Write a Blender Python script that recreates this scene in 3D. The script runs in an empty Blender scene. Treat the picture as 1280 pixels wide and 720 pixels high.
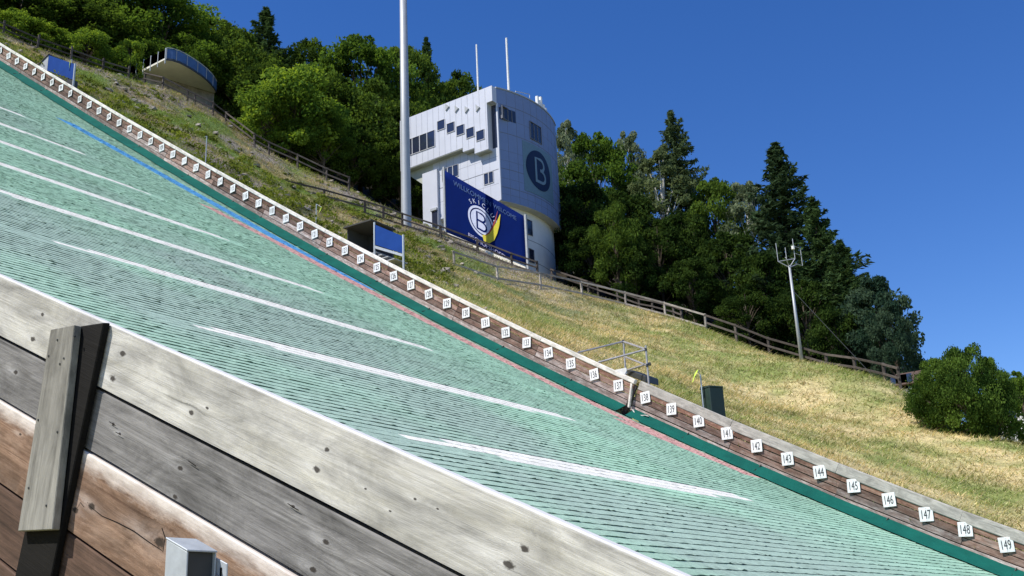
import bpy, math, random
import numpy as np
from mathutils import Vector, Matrix, Quaternion
random.seed(7); rng = np.random.default_rng(7)
scene = bpy.context.scene
col = scene.collection

# ---------------------------------------------------------------- camera, sky, sun, exposure
F_PX, YAW, PITCH, ROLL = 1340.48, 0.59988, 0.31320, -0.04550
_fw = np.array([-math.sin(YAW)*math.cos(PITCH), math.cos(YAW)*math.cos(PITCH), math.sin(PITCH)])
_r0 = np.array([math.cos(YAW), math.sin(YAW), 0.0]); _u0 = np.cross(_r0, _fw)
_rt = _r0*math.cos(ROLL)+_u0*math.sin(ROLL); _up = -_r0*math.sin(ROLL)+_u0*math.cos(ROLL)
cam = bpy.data.cameras.new('camera'); cam_o = bpy.data.objects.new('camera', cam); col.objects.link(cam_o)
cam.sensor_width = 36.0; cam.lens = 36.0*F_PX/1280.0; cam.clip_start = 0.05; cam.clip_end = 3000
cam_o.matrix_world = Matrix(((_rt[0], _up[0], -_fw[0], 0), (_rt[1], _up[1], -_fw[1], 0), (_rt[2], _up[2], -_fw[2], 0), (0, 0, 0, 1)))
scene.camera = cam_o

SUN_AZ, SUN_EL = math.radians(180+28), math.radians(53)      # from +Y, clockwise: behind the photographer, up the hill
sunv = Vector((math.sin(SUN_AZ)*math.cos(SUN_EL), math.cos(SUN_AZ)*math.cos(SUN_EL), math.sin(SUN_EL)))
world = bpy.data.worlds.new('World'); scene.world = world; world.use_nodes = True
wn = world.node_tree; wn.nodes.clear()
sky = wn.nodes.new('ShaderNodeTexSky'); sky.sky_type = 'NISHITA'; sky.sun_disc = False
sky.sun_elevation = SUN_EL; sky.sun_rotation = SUN_AZ; sky.altitude = 900; sky.air_density = 1.0; sky.dust_density = 0.1; sky.ozone_density = 3.0
bg = wn.nodes.new('ShaderNodeBackground'); bg.inputs['Strength'].default_value = 0.10
wo = wn.nodes.new('ShaderNodeOutputWorld')
hsv = wn.nodes.new('ShaderNodeHueSaturation'); hsv.inputs['Hue'].default_value = 0.514; hsv.inputs['Saturation'].default_value = 1.30; hsv.inputs['Value'].default_value = 1.30
wn.links.new(sky.outputs[0], hsv.inputs['Color']); wn.links.new(hsv.outputs[0], bg.inputs[0]); wn.links.new(bg.outputs[0], wo.inputs[0])
sun = bpy.data.lights.new('sun', 'SUN'); sun.energy = 4.6; sun.angle = math.radians(0.53); sun.color = (1.0, 0.95, 0.87)
sun_o = bpy.data.objects.new('sun', sun); col.objects.link(sun_o); sun_o.rotation_euler = sunv.to_track_quat('Z', 'Y').to_euler()
sun_o.location = (0, 0, 60)
scene.view_settings.view_transform = 'Standard'; scene.view_settings.look = 'None'
scene.view_settings.gamma = 1.0; scene.view_settings.exposure = 0.3; scene.view_settings.use_curve_mapping = False
scene.cycles.max_bounces = 6; scene.cycles.transparent_max_bounces = 8

# ---------------------------------------------------------------- helpers
def ray(px, py): return _fw+_rt*(px-640)/F_PX+_up*(360-py)/F_PX
def at(px, py, d):                       # the point d metres off (measured level) in a direction surveyed from the photograph
    v = ray(px, py); return v*d/math.hypot(v[0], v[1])
def on_y(px, py, Y): v = ray(px, py); return v*Y/v[1]

def tag(o, label=None, cat=None, group=None, kind=None):
    if label: o['label'] = label
    if cat: o['category'] = cat
    if group: o['group'] = group
    if kind: o['kind'] = kind
    return o
def empty(name, loc=(0, 0, 0), rot=(0, 0, 0), parent=None):
    o = bpy.data.objects.new(name, None); col.objects.link(o); o.location = loc; o.rotation_euler = rot
    o.empty_display_size = 0.2
    if parent: o.parent = parent
    return o
def link(name, me, parent=None, loc=(0, 0, 0), rot=(0, 0, 0)):
    o = bpy.data.objects.new(name, me); col.objects.link(o); o.location = loc; o.rotation_euler = rot
    if parent: o.parent = parent
    return o
def np_mesh(name, V, Fq, mat, colors=None, smooth=False, attr='col'):
    """V (n,3); Fq (m,3) or (m,4); colors (n,3) per point"""
    V = np.asarray(V, np.float32); Fq = np.asarray(Fq, np.int32); k = Fq.shape[1]
    me = bpy.data.meshes.new(name)
    me.vertices.add(len(V)); me.vertices.foreach_set('co', V.ravel())
    me.loops.add(Fq.size); me.loops.foreach_set('vertex_index', Fq.ravel())
    me.polygons.add(len(Fq)); me.polygons.foreach_set('loop_start', np.arange(0, Fq.size, k, dtype=np.int32))
    me.polygons.foreach_set('use_smooth', np.full(len(Fq), bool(smooth)))
    if colors is not None:
        a = me.color_attributes.new(attr, 'FLOAT_COLOR', 'POINT')
        c = np.ones((len(V), 4), np.float32); c[:, :3] = colors; a.data.foreach_set('color', c.ravel())
    me.update(calc_edges=True); me.materials.append(mat)
    return me
class MB:
    def __init__(s): s.v = []; s.f = []
    def hexa(s, c):                     # 8 corners: bottom 0-3 counter-clockwise, top 4-7
        n = len(s.v); s.v += [tuple(map(float, p)) for p in c]
        s.f += [(n+3, n+2, n+1, n), (n+4, n+5, n+6, n+7), (n, n+1, n+5, n+4), (n+1, n+2, n+6, n+5), (n+2, n+3, n+7, n+6), (n+3, n, n+4, n+7)]
        return s
    def box(s, x0, x1, y0, y1, z0, z1):
        return s.hexa([(x0, y0, z0), (x1, y0, z0), (x1, y1, z0), (x0, y1, z0), (x0, y0, z1), (x1, y0, z1), (x1, y1, z1), (x0, y1, z1)])
    def bar(s, a, b, w, h, up=(0, 0, 1)):
        a, b = Vector(a), Vector(b); d = (b-a).normalized(); u = Vector(up)
        sd = d.cross(u).normalized(); u = sd.cross(d)
        q = [sd*(i*w/2)+u*(j*h/2) for i, j in ((-1, -1), (1, -1), (1, 1), (-1, 1))]
        n = len(s.v); s.v += [tuple(a+p) for p in q]+[tuple(b+p) for p in q]
        s.f += [(n, n+1, n+2, n+3), (n+7, n+6, n+5, n+4)]+[(n+i, n+4+i, n+4+(i+1) % 4, n+(i+1) % 4) for i in range(4)]
        return s
    def tube(s, pts, rad, k=8):
        pts = [Vector(p) for p in pts]; rad = rad if hasattr(rad, '__len__') else [rad]*len(pts); n = len(s.v)
        for i, p in enumerate(pts):
            d = (pts[min(i+1, len(pts)-1)]-pts[max(i-1, 0)]).normalized(); a = d.orthogonal().normalized() if abs(d.z) < .9 else Vector((1, 0, 0))
            b = d.cross(a).normalized(); a = b.cross(d)
            for j in range(k): s.v.append(tuple(p+(a*math.cos(2*math.pi*j/k)+b*math.sin(2*math.pi*j/k))*rad[i]))
        for i in range(len(pts)-1):
            for j in range(k): s.f.append((n+i*k+j, n+i*k+(j+1) % k, n+(i+1)*k+(j+1) % k, n+(i+1)*k+j))
        s.f.append(tuple(n+j for j in reversed(range(k)))); s.f.append(tuple(n+(len(pts)-1)*k+j for j in range(k)))
        return s
    def prism(s, poly, y0, y1):         # polygon in x,z extruded along y
        n = len(s.v); k = len(poly)
        s.v += [(x, y0, z) for x, z in poly]+[(x, y1, z) for x, z in poly]
        s.f.append(tuple(range(n, n+k))); s.f.append(tuple(reversed(range(n+k, n+2*k))))
        for i in range(k): s.f.append((n+i, n+k+i, n+k+(i+1) % k, n+(i+1) % k))
        return s
    def mesh(s, name, mat, bevel=0, smooth=False):
        me = bpy.data.meshes.new(name); me.from_pydata(s.v, [], s.f); me.materials.append(mat)
        import bmesh
        bm = bmesh.new(); bm.from_mesh(me); bmesh.ops.recalc_face_normals(bm, faces=bm.faces)
        if bevel: bmesh.ops.bevel(bm, geom=bm.edges[:], offset=bevel, segments=1, affect='EDGES', clamp_overlap=True)
        if smooth:
            for f in bm.faces: f.smooth = True
        bm.to_mesh(me); bm.free()
        return me
    def build(s, name, mat, parent=None, loc=(0, 0, 0), rot=(0, 0, 0), bevel=0, smooth=False):
        return link(name, s.mesh(name, mat, bevel, smooth), parent, loc, rot)

# ---------------------------------------------------------------- materials
class NT:
    def __init__(s, name):
        s.m = bpy.data.materials.new(name); s.m.use_nodes = True; s.t = s.m.node_tree; s.t.nodes.clear()
        s.out = s.n('ShaderNodeOutputMaterial')
    def n(s, t, **k):
        o = s.t.nodes.new(t)
        for a, b in k.items(): setattr(o, a, b)
        return o
    def put(s, sock, v):
        if isinstance(v, bpy.types.NodeSocket): s.t.links.new(v, sock)
        elif v is not None:
            if hasattr(v, '__len__') and len(v) == 3 and sock.type == 'RGBA': v = (*v, 1)
            sock.default_value = v
    def math(s, op, a, b=None, c=None):
        o = s.n('ShaderNodeMath', operation=op)
        for i, v in enumerate((a, b, c)):
            if v is not None: s.put(o.inputs[i], v)
        return o.outputs[0]
    def vmath(s, op, a, b=None):
        o = s.n('ShaderNodeVectorMath', operation=op); s.put(o.inputs[0], a)
        if b is not None: s.put(o.inputs[1], b)
        return o.outputs['Value'] if op in ('LENGTH', 'DOT_PRODUCT', 'DISTANCE') else o.outputs[0]
    def mix(s, f, a, b, mode='MIX'):
        o = s.n('ShaderNodeMix', data_type='RGBA', blend_type=mode); s.put(o.inputs[0], f); s.put(o.inputs[6], a); s.put(o.inputs[7], b); return o.outputs[2]
    def noise(s, vec, scale, detail=4, rough=.55, dist=0):
        o = s.n('ShaderNodeTexNoise'); s.put(o.inputs['Vector'], vec); s.put(o.inputs['Scale'], scale)
        o.inputs['Detail'].default_value = detail; o.inputs['Roughness'].default_value = rough; o.inputs['Distortion'].default_value = dist; return o.outputs['Fac']
    def ramp(s, f, *st):
        o = s.n('ShaderNodeValToRGB'); s.put(o.inputs[0], f); e = o.color_ramp.elements
        while len(e) < len(st): e.new(.5)
        for el, (p, c) in zip(e, st): el.position = p; el.color = (*c, 1) if hasattr(c, '__len__') else (c, c, c, 1)
        return o.outputs[0]
    def rng(s, v, a, b, c, d):
        o = s.n('ShaderNodeMapRange'); s.put(o.inputs[0], v)
        for i, q in enumerate((a, b, c, d)): s.put(o.inputs[i+1], q)
        return o.outputs[0]
    def mapv(s, vec, sc): return s.vmath('MULTIPLY', vec, sc)
    def bump(s, h, st, dist=.01):
        o = s.n('ShaderNodeBump'); s.put(o.inputs['Height'], h); o.inputs['Strength'].default_value = st; o.inputs['Distance'].default_value = dist; return o.outputs[0]
    def bsdf(s, color, rough=.8, normal=None, metal=0, spec=.3):
        o = s.n('ShaderNodeBsdfPrincipled'); s.put(o.inputs['Base Color'], color); s.put(o.inputs['Roughness'], rough)
        o.inputs['Metallic'].default_value = metal; o.inputs['Specular IOR Level'].default_value = spec
        if normal is not None: s.put(o.inputs['Normal'], normal)
        s.t.links.new(o.outputs[0], s.out.inputs[0]); return s.m
    def obj(s): return s.n('ShaderNodeTexCoord').outputs['Object']
    def pos(s): return s.n('ShaderNodeNewGeometry').outputs['Position']
    def rnd(s): return s.n('ShaderNodeObjectInfo').outputs['Random']
    def attr(s, name='col'): return s.n('ShaderNodeAttribute', attribute_name=name).outputs['Color']

def plain(name, c, rough=.6, metal=0, spec=.3, var=.12, scale=6, bump=0):
    t = NT(name); p = t.obj(); n = t.noise(p, scale, 5, .65)
    f = t.rng(n, .3, .7, 1-var, 1+var)
    cc = t.mix(1.0, c, t.ramp(f, (0, (0, 0, 0)), (1, (1, 1, 1))), 'MULTIPLY') if 0 else t.vmath('SCALE', c)
    o = t.n('ShaderNodeVectorMath', operation='SCALE'); o.inputs[0].default_value = c; t.put(o.inputs[3], f)
    nrm = t.bump(t.noise(p, scale*6, 3), bump, .01) if bump else None
    return t.bsdf(o.outputs[0], rough, nrm, metal, spec)

def wood(name, light, dark, knots=(), grain=1.0, stain=None, stain_amt=.5, tint=.2, rough=.85, edge=None, bstr=.5, upright=None, blot_lo=.62):
    """weathered board; local x runs along the board, z across its width"""
    t = NT(name); p0 = t.obj(); rn = t.rnd()
    off = t.n('ShaderNodeCombineXYZ'); t.put(off.inputs[0], t.math('MULTIPLY', rn, 37.0)); t.put(off.inputs[2], t.math('MULTIPLY', rn, 11.0))
    sep = t.n('ShaderNodeSeparateXYZ'); t.put(sep.inputs[0], p0); x, y, z = sep.outputs
    if upright is not None: x, z = z, t.math('SUBTRACT', x, t.math('MULTIPLY', z, upright))
    zz = z; kmask = None; halo = None; dark_h = None; kn_ = t.rng(t.noise(t.mapv(p0, (60, 60, 90)), 1.0, 3, .6), .3, .7, .5, 1.9)
    for (kx, kz, kr) in knots:
        dx = t.math('MULTIPLY', t.math('SUBTRACT', x, kx), 1/(kr*1.9)); dz = t.math('MULTIPLY', t.math('SUBTRACT', z, kz), 1/(kr*1.0))
        d2 = t.math('MULTIPLY', t.math('ADD', t.math('MULTIPLY', dx, dx), t.math('MULTIPLY', dz, dz)), kn_)
        # grain flows round the knot
        wv = t.math('MULTIPLY', t.math('MULTIPLY', dz, t.math('EXPONENT', t.math('MULTIPLY', d2, -.12))), -kr*.5)
        zz = t.math('ADD', zz, wv)
        k = t.rng(d2, .35, 1.0, 1.0, 0.0)
        kmask = k if kmask is None else t.math('MAXIMUM', kmask, k)
        ex = t.math('MULTIPLY', t.math('SUBTRACT', x, kx-kr*3), 1/(kr*9)); ez_ = t.math('MULTIPLY', t.math('SUBTRACT', z, kz), 1/(kr*1.9))
        hm = t.math('EXPONENT', t.math('MULTIPLY', t.math('ADD', t.math('MULTIPLY', ex, ex), t.math('MULTIPLY', ez_, ez_)), -1.6)); halo = hm if halo is None else t.math('MAXIMUM', halo, hm)
        if kr > .01:
            ex2 = t.math('MULTIPLY', t.math('SUBTRACT', x, kx+kr*4.5), 1/(kr*7)); ez2 = t.math('MULTIPLY', t.math('SUBTRACT', z, kz+kr*.6), 1/(kr*2.2)); hd = t.math('EXPONENT', t.math('MULTIPLY', t.math('ADD', t.math('MULTIPLY', ex2, ex2), t.math('MULTIPLY', ez2, ez2)), -1.3)); dark_h = hd if dark_h is None else t.math('MAXIMUM', dark_h, hd)
    cx = t.n('ShaderNodeCombineXYZ'); t.put(cx.inputs[0], x); t.put(cx.inputs[1], y); t.put(cx.inputs[2], zz)
    p = t.vmath('ADD', cx.outputs[0], off.outputs[0])
    g1 = t.noise(t.mapv(p, (.9*grain, 9, 60*grain)), 1.0, 6, .62, .12)
    g2 = t.noise(t.mapv(p, (5.0*grain, 30, 230*grain)), 1.0, 4, .75, .1)
    big = t.noise(t.mapv(p, (1.5, 3, 9)), 1.0, 4, .65)
    mid = t.noise(t.mapv(p, (7, 6, 26)), 1.0, 5, .65)
    f = t.math('ADD', t.math('MULTIPLY', g1, .42), t.math('ADD', t.math('MULTIPLY', g2, .30), t.math('MULTIPLY', t.math('ADD', big, mid), .20)))
    f = t.rng(f, .43, .67, 0, 1)
    c = t.mix(f, dark, light)
    if stain is not None:
        c = t.mix(t.math('MULTIPLY', t.rng(t.math('ADD', t.math('MULTIPLY', big, .6), t.math('MULTIPLY', mid, .4)), .48, .66, 0, 1), stain_amt), c, stain)
    crack = t.rng(t.noise(t.mapv(p, (1.1, 8, 75)), 1.0, 5, .7, .3), .27, .39, .38, 1)
    blot = t.rng(t.noise(t.mapv(p, (2.2, 5, 6)), 1.0, 6, .7, .6),   .34, .62, blot_lo, 1.12)
    crack = t.math('MULTIPLY', crack, blot)
    o = t.n('ShaderNodeVectorMath', operation='SCALE'); t.put(o.inputs[0], c)
    t.put(o.inputs[3], t.math('MULTIPLY', crack, t.rng(rn, 0, 1, 1-tint, 1+tint))); c = o.outputs[0]
    if edge is not None:                       # pale upper arris, bleached wood plus painted sun highlight, zmin..zmax in local z
        ez = t.math('ADD', z, t.math('MULTIPLY', t.math('SUBTRACT', mid, .5), edge[2]))
        c = t.mix(t.rng(ez, edge[0], edge[1], 0, edge[4] if len(edge) > 4 else 1), c, edge[3])
    if kmask is not None:
        dkf = t.math('MULTIPLY', t.math('MULTIPLY', dark_h, t.rng(t.math('ADD', mid, t.math('MULTIPLY', g1, .6)), .55, 1.0, 0, 1)), .75)
        c = t.mix(dkf, c, t.mix(.75, dark, (.02, .016, .012)))
        hf = t.math('MULTIPLY', t.math('MULTIPLY', halo, t.rng(mid, .35, .65, .1, 1)), .55)
        c = t.mix(hf, c, t.mix(.35, light, (1, 1, 1)))
        c = t.mix(t.math('MULTIPLY', kmask, .9), c, (.028, .022, .017))
    h = t.math('ADD', g1, t.math('MULTIPLY', g2, .5)); h = t.math('MULTIPLY', h, crack)
    return t.bsdf(c, rough, t.bump(h, bstr, .006), 0, .2)

M = {}
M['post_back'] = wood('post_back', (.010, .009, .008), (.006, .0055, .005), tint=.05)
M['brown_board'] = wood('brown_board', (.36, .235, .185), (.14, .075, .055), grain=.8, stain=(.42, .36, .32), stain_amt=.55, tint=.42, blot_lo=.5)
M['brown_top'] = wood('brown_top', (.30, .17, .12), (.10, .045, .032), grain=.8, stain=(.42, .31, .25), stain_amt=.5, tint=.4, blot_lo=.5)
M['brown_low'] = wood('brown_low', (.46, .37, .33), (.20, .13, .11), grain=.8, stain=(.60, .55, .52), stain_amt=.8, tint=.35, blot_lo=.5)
M['cap_pale'] = wood('cap_pale', (.88, .84, .76), (.66, .60, .52), grain=.8, tint=.1)
M['cap_grey'] = wood('cap_grey', (.50, .47, .42), (.30, .28, .25), grain=.8, stain=(.33, .28, .23), stain_amt=.3, tint=.12)
M['fence_dark'] = wood('fence_dark', (.13, .11, .095), (.055, .046, .04), tint=.3)
M['fence_grey'] = wood('fence_grey', (.46, .42, .37), (.26, .23, .20), tint=.3)
M['galv'] = plain('galvanised_steel', (.44, .48, .52), .5, .15, .5, .14, 14)
M['scaffold'] = plain('scaffold_tube', (.42, .40, .40), .5, .5, .4, .25, 8)
M['white_plate'] = plain('white_plate', (.78, .78, .76), .5, 0, .3, .16, 7)
M['black_print'] = plain('black_print', (.06, .06, .062), .6)
M['pole'] = plain('pole_steel', (.40, .42, .44), .5, .3, .4, .06, 2)
M['white_panel'] = plain('white_panel', (.58, .60, .66), .4, .1, .5, .05, .8)
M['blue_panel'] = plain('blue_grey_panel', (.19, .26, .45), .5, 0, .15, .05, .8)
M['seam'] = plain('panel_seam', (.16, .17, .20), .7)
M['plaster'] = plain('white_plaster', (.84, .84, .82), .8, 0, .2, .06, 1.2)
M['soffit'] = plain('soffit_board', (.42, .44, .38), .75, 0, .2, .1, 1.5)
M['trim'] = plain('window_trim', (.5, .5, .52), .5)
M['dark_metal'] = plain('dark_metal', (.05, .055, .06), .5, .2, .4)
M['roof_dark'] = plain('roof_felt', (.06, .058, .055), .85)
M['grey_box'] = plain('grey_metal', (.38, .40, .42), .6, 0, .3, .15)
M['bin_green'] = plain('dark_green_plastic', (.020, .040, .032), .5, 0, .4, .15)
M['ribbon'] = plain('lime_ribbon', (.55, .75, .08), .6)
M['banner_blue'] = plain('banner_blue', (.0018, .011, .095), .8, 0, .03, .12, .5)
M['sheet_blue'] = plain('sheet_blue', (.016, .058, .25), .8, 0, .06, .12, 1.5)
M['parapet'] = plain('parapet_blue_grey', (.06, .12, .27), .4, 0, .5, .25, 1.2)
M['print_faint'] = plain('print_pale_blue', (.035, .085, .24), .6)
M['print_white'] = plain('print_white', (.48, .52, .68), .6)
M['print_pink'] = plain('print_lilac', (.38, .38, .58), .6)
M['print_yellow'] = plain('print_yellow', (.55, .48, .03), .6)
M['print_red'] = plain('print_red', (.30, .04, .03), .6)
M['logo_teal'] = plain('logo_teal', (.14, .23, .30), .5)
M['logo_navy'] = plain('logo_navy', (.006, .016, .06), .5)
M['logo_grey'] = plain('logo_grey', (.17, .26, .34), .5)
M['concrete'] = plain('pale_concrete', (.78, .75, .64), .85, 0, .2, .1, 1)
M['white_wall'] = plain('white_wall', (.75, .74, .72), .8)
M['roof_brown'] = plain('roof_brown', (.10, .065, .05), .8)
M['sand'] = plain('pale_gravel', (.52, .46, .37), .95, 0, .1, .15, 4)
def glass(name, c):
    t = NT(name); return t.bsdf(c, .08, None, 0, .8)
M['glass'] = glass('dark_glass', (.022, .028, .055)); M['glass_clear'] = glass('smoked_glass', (.16, .20, .20))
def leafmat(name, trans=.35):
    t = NT(name); c = t.attr(); d = t.n('ShaderNodeBsdfDiffuse'); t.put(d.inputs[0], c)
    tr = t.n('ShaderNodeBsdfTranslucent'); hs = t.n('ShaderNodeHueSaturation'); t.put(hs.inputs['Color'], c); hs.inputs['Saturation'].default_value = 1.1; hs.inputs['Value'].default_value = 1.35; hs.inputs['Hue'].default_value = .485
    t.put(tr.inputs[0], hs.outputs[0]); mx = t.n('ShaderNodeMixShader'); mx.inputs[0].default_value = trans
    t.t.links.new(d.outputs[0], mx.inputs[1]); t.t.links.new(tr.outputs[0], mx.inputs[2]); t.t.links.new(mx.outputs[0], t.out.inputs[0]); return t.m
M['leaf'] = leafmat('foliage', .42); M['blade'] = leafmat('grass_blade', .25); M['needle'] = leafmat('needles', .25)
M['bark'] = plain('bark', (.11, .09, .07), .9, 0, .1, .35, 5, .5); M['bark_pale'] = plain('pale_bark', (.55, .54, .50), .9, 0, .1, .3, 5)
def matmat():
    t = NT('plastic_mat'); c = t.attr(); p = t.pos()
    n1 = t.noise(p, 9, 4, .7); n2 = t.noise(p, 2.2, 3, .6); n3 = t.noise(p, 34, 2, .6)
    f = t.math('MULTIPLY', t.rng(n1, .30, .55, .78, 1.06), t.rng(n3, .3, .7, .90, 1.10))
    f = t.math('MULTIPLY', f, t.rng(n2, .3, .7, .95, 1.06))
    o = t.n('ShaderNodeVectorMath', operation='SCALE'); t.put(o.inputs[0], c); t.put(o.inputs[3], f)
    return t.bsdf(o.outputs[0], .9, t.bump(n3, .4, .015), 0, .04)
M['mat'] = matmat()
def tarpmat():
    t = NT('teal_tarpaulin'); p = t.pos(); n = t.noise(p, 1.6, 5, .65)
    return t.bsdf(t.mix(n, (.004, .050, .042), (.012, .165, .125)), .85, t.bump(t.noise(p, 5, 3), .4, .03), 0, .1)
M['tarp'] = tarpmat()
def groundmat():
    t = NT('hillside_soil'); c = t.attr(); p = t.pos(); n = t.noise(p, 3, 6, .7); n2 = t.noise(p, 14, 3, .6)
    o = t.n('ShaderNodeVectorMath', operation='SCALE'); t.put(o.inputs[0], c); t.put(o.inputs[3], t.math('MULTIPLY', t.rng(n, .3, .7, .6, 1.3), t.rng(n2, .3, .7, .7, 1.25)))
    return t.bsdf(o.outputs[0], .95, t.bump(n, .8, .15), 0, .1)
M['soil'] = groundmat()

# ---------------------------------------------------------------- the hill: profile down the middle (s = metres on the number boards)
W0, X0, Z0, TH, TB, TC, TD, HS, KK, KM = 29.166, -30.3726, 16.4447, .592324, -.00239557, -5.36552e-05, -6.32695e-07, .7526, .0203424, -.00159677
_s = np.arange(40, 260, .25); _t = _s-120
_th = np.clip(TH+TB*_t+TC*_t**2+TD*_t**3, math.radians(1.5), math.radians(36.5))
_X = np.concatenate([[0], np.cumsum(np.cos((_th[1:]+_th[:-1])/2)*.25)]); _Z = -np.concatenate([[0], np.cumsum(np.sin((_th[1:]+_th[:-1])/2)*.25)])
_i = int(np.searchsorted(_s, 120)); _X += X0-_X[_i]; _Z += Z0-_Z[_i]
_SX = _X-HS*np.sin(_th); _SZ = _Z-HS*np.cos(_th)
def theta(s): return float(np.interp(s, _s, _th))
def hill(s, n=0.0):                     # point n metres off the mats, measured square to the slope
    th = theta(s); return float(np.interp(s, _s, _SX))+n*math.sin(th), float(np.interp(s, _s, _SZ))+n*math.cos(th)
def surf_z(X): return np.interp(X, _SX, _SZ)
def s_of(X): return np.interp(X, _SX, _s)
def far_y(X): d = np.clip(X-X0, -40, 45); return W0+KK*d+KM*d*d
NEAR_Y = 2.5

# fractal value noise for placing and colouring
def vnoise(x, y, seed=0, octv=4):
    x = np.asarray(x, float); y = np.asarray(y, float); out = np.zeros(np.broadcast(x, y).shape); a = .5
    for o in range(octv):
        xi = np.floor(x).astype(np.int64); yi = np.floor(y).astype(np.int64); fx = x-xi; fy = y-yi; fx = fx*fx*(3-2*fx); fy = fy*fy*(3-2*fy)
        def h(i, j):
            v = np.sin(i*127.1+j*311.7+seed*17.3+o*5.1)*43758.5453; return v-np.floor(v)
        out = out+a*((h(xi, yi)*(1-fx)+h(xi+1, yi)*fx)*(1-fy)+(h(xi, yi+1)*(1-fx)+h(xi+1, yi+1)*fx)*fy)
        a *= .5; x = x*2.03+11.3; y = y*2.03+7.7
    return out/(1-.5**octv)

# ground beyond the far board, through surveyed points
ctrl = []
CREST = [(-60, 12, 84), (0, 47, 83), (60, 66, 84), (120, 90, 85), (180, 108, 86), (240, 131, 86), (310, 175, 84), (380, 212, 82), (440, 238, 81), (500, 270, 80),
         (551, 290, 79), (600, 312, 78), (655, 338, 78), (690, 350, 77), (728, 366, 74), (783, 383, 72), (832, 397, 70), (883, 412, 68), (945, 437, 65), (1003, 457, 62), (1065, 469, 58),
         (1125, 484, 54), (1160, 510, 50), (1200, 540, 46), (1262, 556, 44), (1330, 575, 42)]
for px, py, d in CREST:
    ctrl.append(at(px, py, d))
    for e, dd in (((-.4, 6), (.9, 30), (2.0, 90)) if px < 1080 else ((-.55, 8), (-1.6, 30), (-5, 90))):
        v = at(px, py, d); el = math.atan2(v[2], math.hypot(v[0], v[1]))+math.radians(e)
        k = (d+dd)/math.hypot(v[0], v[1]); ctrl.append(np.array([v[0]*k, v[1]*k, (d+dd)*math.tan(el)]))
for s in np.arange(50, 200, 5):
    x, z = hill(s, .72); y = float(far_y(x)); ctrl.append(np.array([x, y+.5, z]))
FEET = [(355, 242, 70), (405, 254, 71), (456, 268, 72), (503, 283, 73), (551, 299, 73.5), (597, 316, 74), (640, 333, 74), (198, 108, 85.0), (228, 119, 85.5), (262, 136, 86.5), (568, 338, 62), (622, 352, 64), (676, 360, 66), (728, 372, 68)]
ctrl += [at(*q) for q in FEET]
for px, py, d in CREST+FEET[:2]:
    v = at(px, py, d); az = math.atan2(-v[0], v[1]); el1 = math.atan2(v[2], d)
    sv = np.arange(60, 200, .5); bx = np.array([hill(q, 1.0)[0] for q in sv]); bz = np.array([hill(q, 1.0)[1] for q in sv]); by = far_y(bx)
    i = int(np.argmin(np.abs(np.arctan2(-bx, by)-az))); d0 = math.hypot(bx[i], by[i]); el0 = math.atan2(bz[i], d0)
    if d0 > d-4: continue
    for f in (.3, .6):
        dd = d0+(d-d0)*f; el = el0+(el1-el0)*f**1.05
        ctrl.append(np.array([-math.sin(az)*dd, math.cos(az)*dd, dd*math.tan(el)]))
ctrl = np.array(ctrl)
def tps(r): return np.where(r > 0, r*r*np.log(np.maximum(r, 1e-9)), 0)
_n = len(ctrl); _A = np.zeros((_n+3, _n+3)); _r = np.hypot(ctrl[:, None, 0]-ctrl[None, :, 0], ctrl[:, None, 1]-ctrl[None, :, 1])
_A[:_n, :_n] = tps(_r)+np.eye(_n)*1.0; _A[:_n, _n] = 1; _A[:_n, _n+1:] = ctrl[:, :2]; _A[_n:, :_n] = _A[:_n, _n:].T
_w = np.linalg.solve(_A, np.concatenate([ctrl[:, 2], np.zeros(3)]))
def ground_z(X, Y):
    X = np.atleast_1d(np.asarray(X, float)); Y = np.atleast_1d(np.asarray(Y, float)); sh = X.shape; X = X.ravel(); Y = Y.ravel()
    out = np.empty(len(X))
    for i in range(0, len(X), 20000):
        x, y = X[i:i+20000], Y[i:i+20000]
        out[i:i+20000] = tps(np.hypot(x[:, None]-ctrl[None, :, 0], y[:, None]-ctrl[None, :, 1]))@_w[:_n]+_w[_n]+_w[_n+1]*x+_w[_n+2]*y
    base = surf_z(X)-.35
    fy = far_y(X); k = np.clip((Y-fy-.12)/.4, 0, 1)
    rough = (vnoise(X*.35, Y*.35, 3)-.5)*.4+(vnoise(X*1.4, Y*1.4, 4)-.5)*.2
    out = out+rough*np.clip((Y-fy-.5)/2.0, 0, 1)
    far = np.clip((np.hypot(X, Y)-150)/150, 0, 1)
    return (base*(1-k)+out*k).reshape(sh)
def gz(x, y): return float(ground_z([x], [y])[0])

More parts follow.
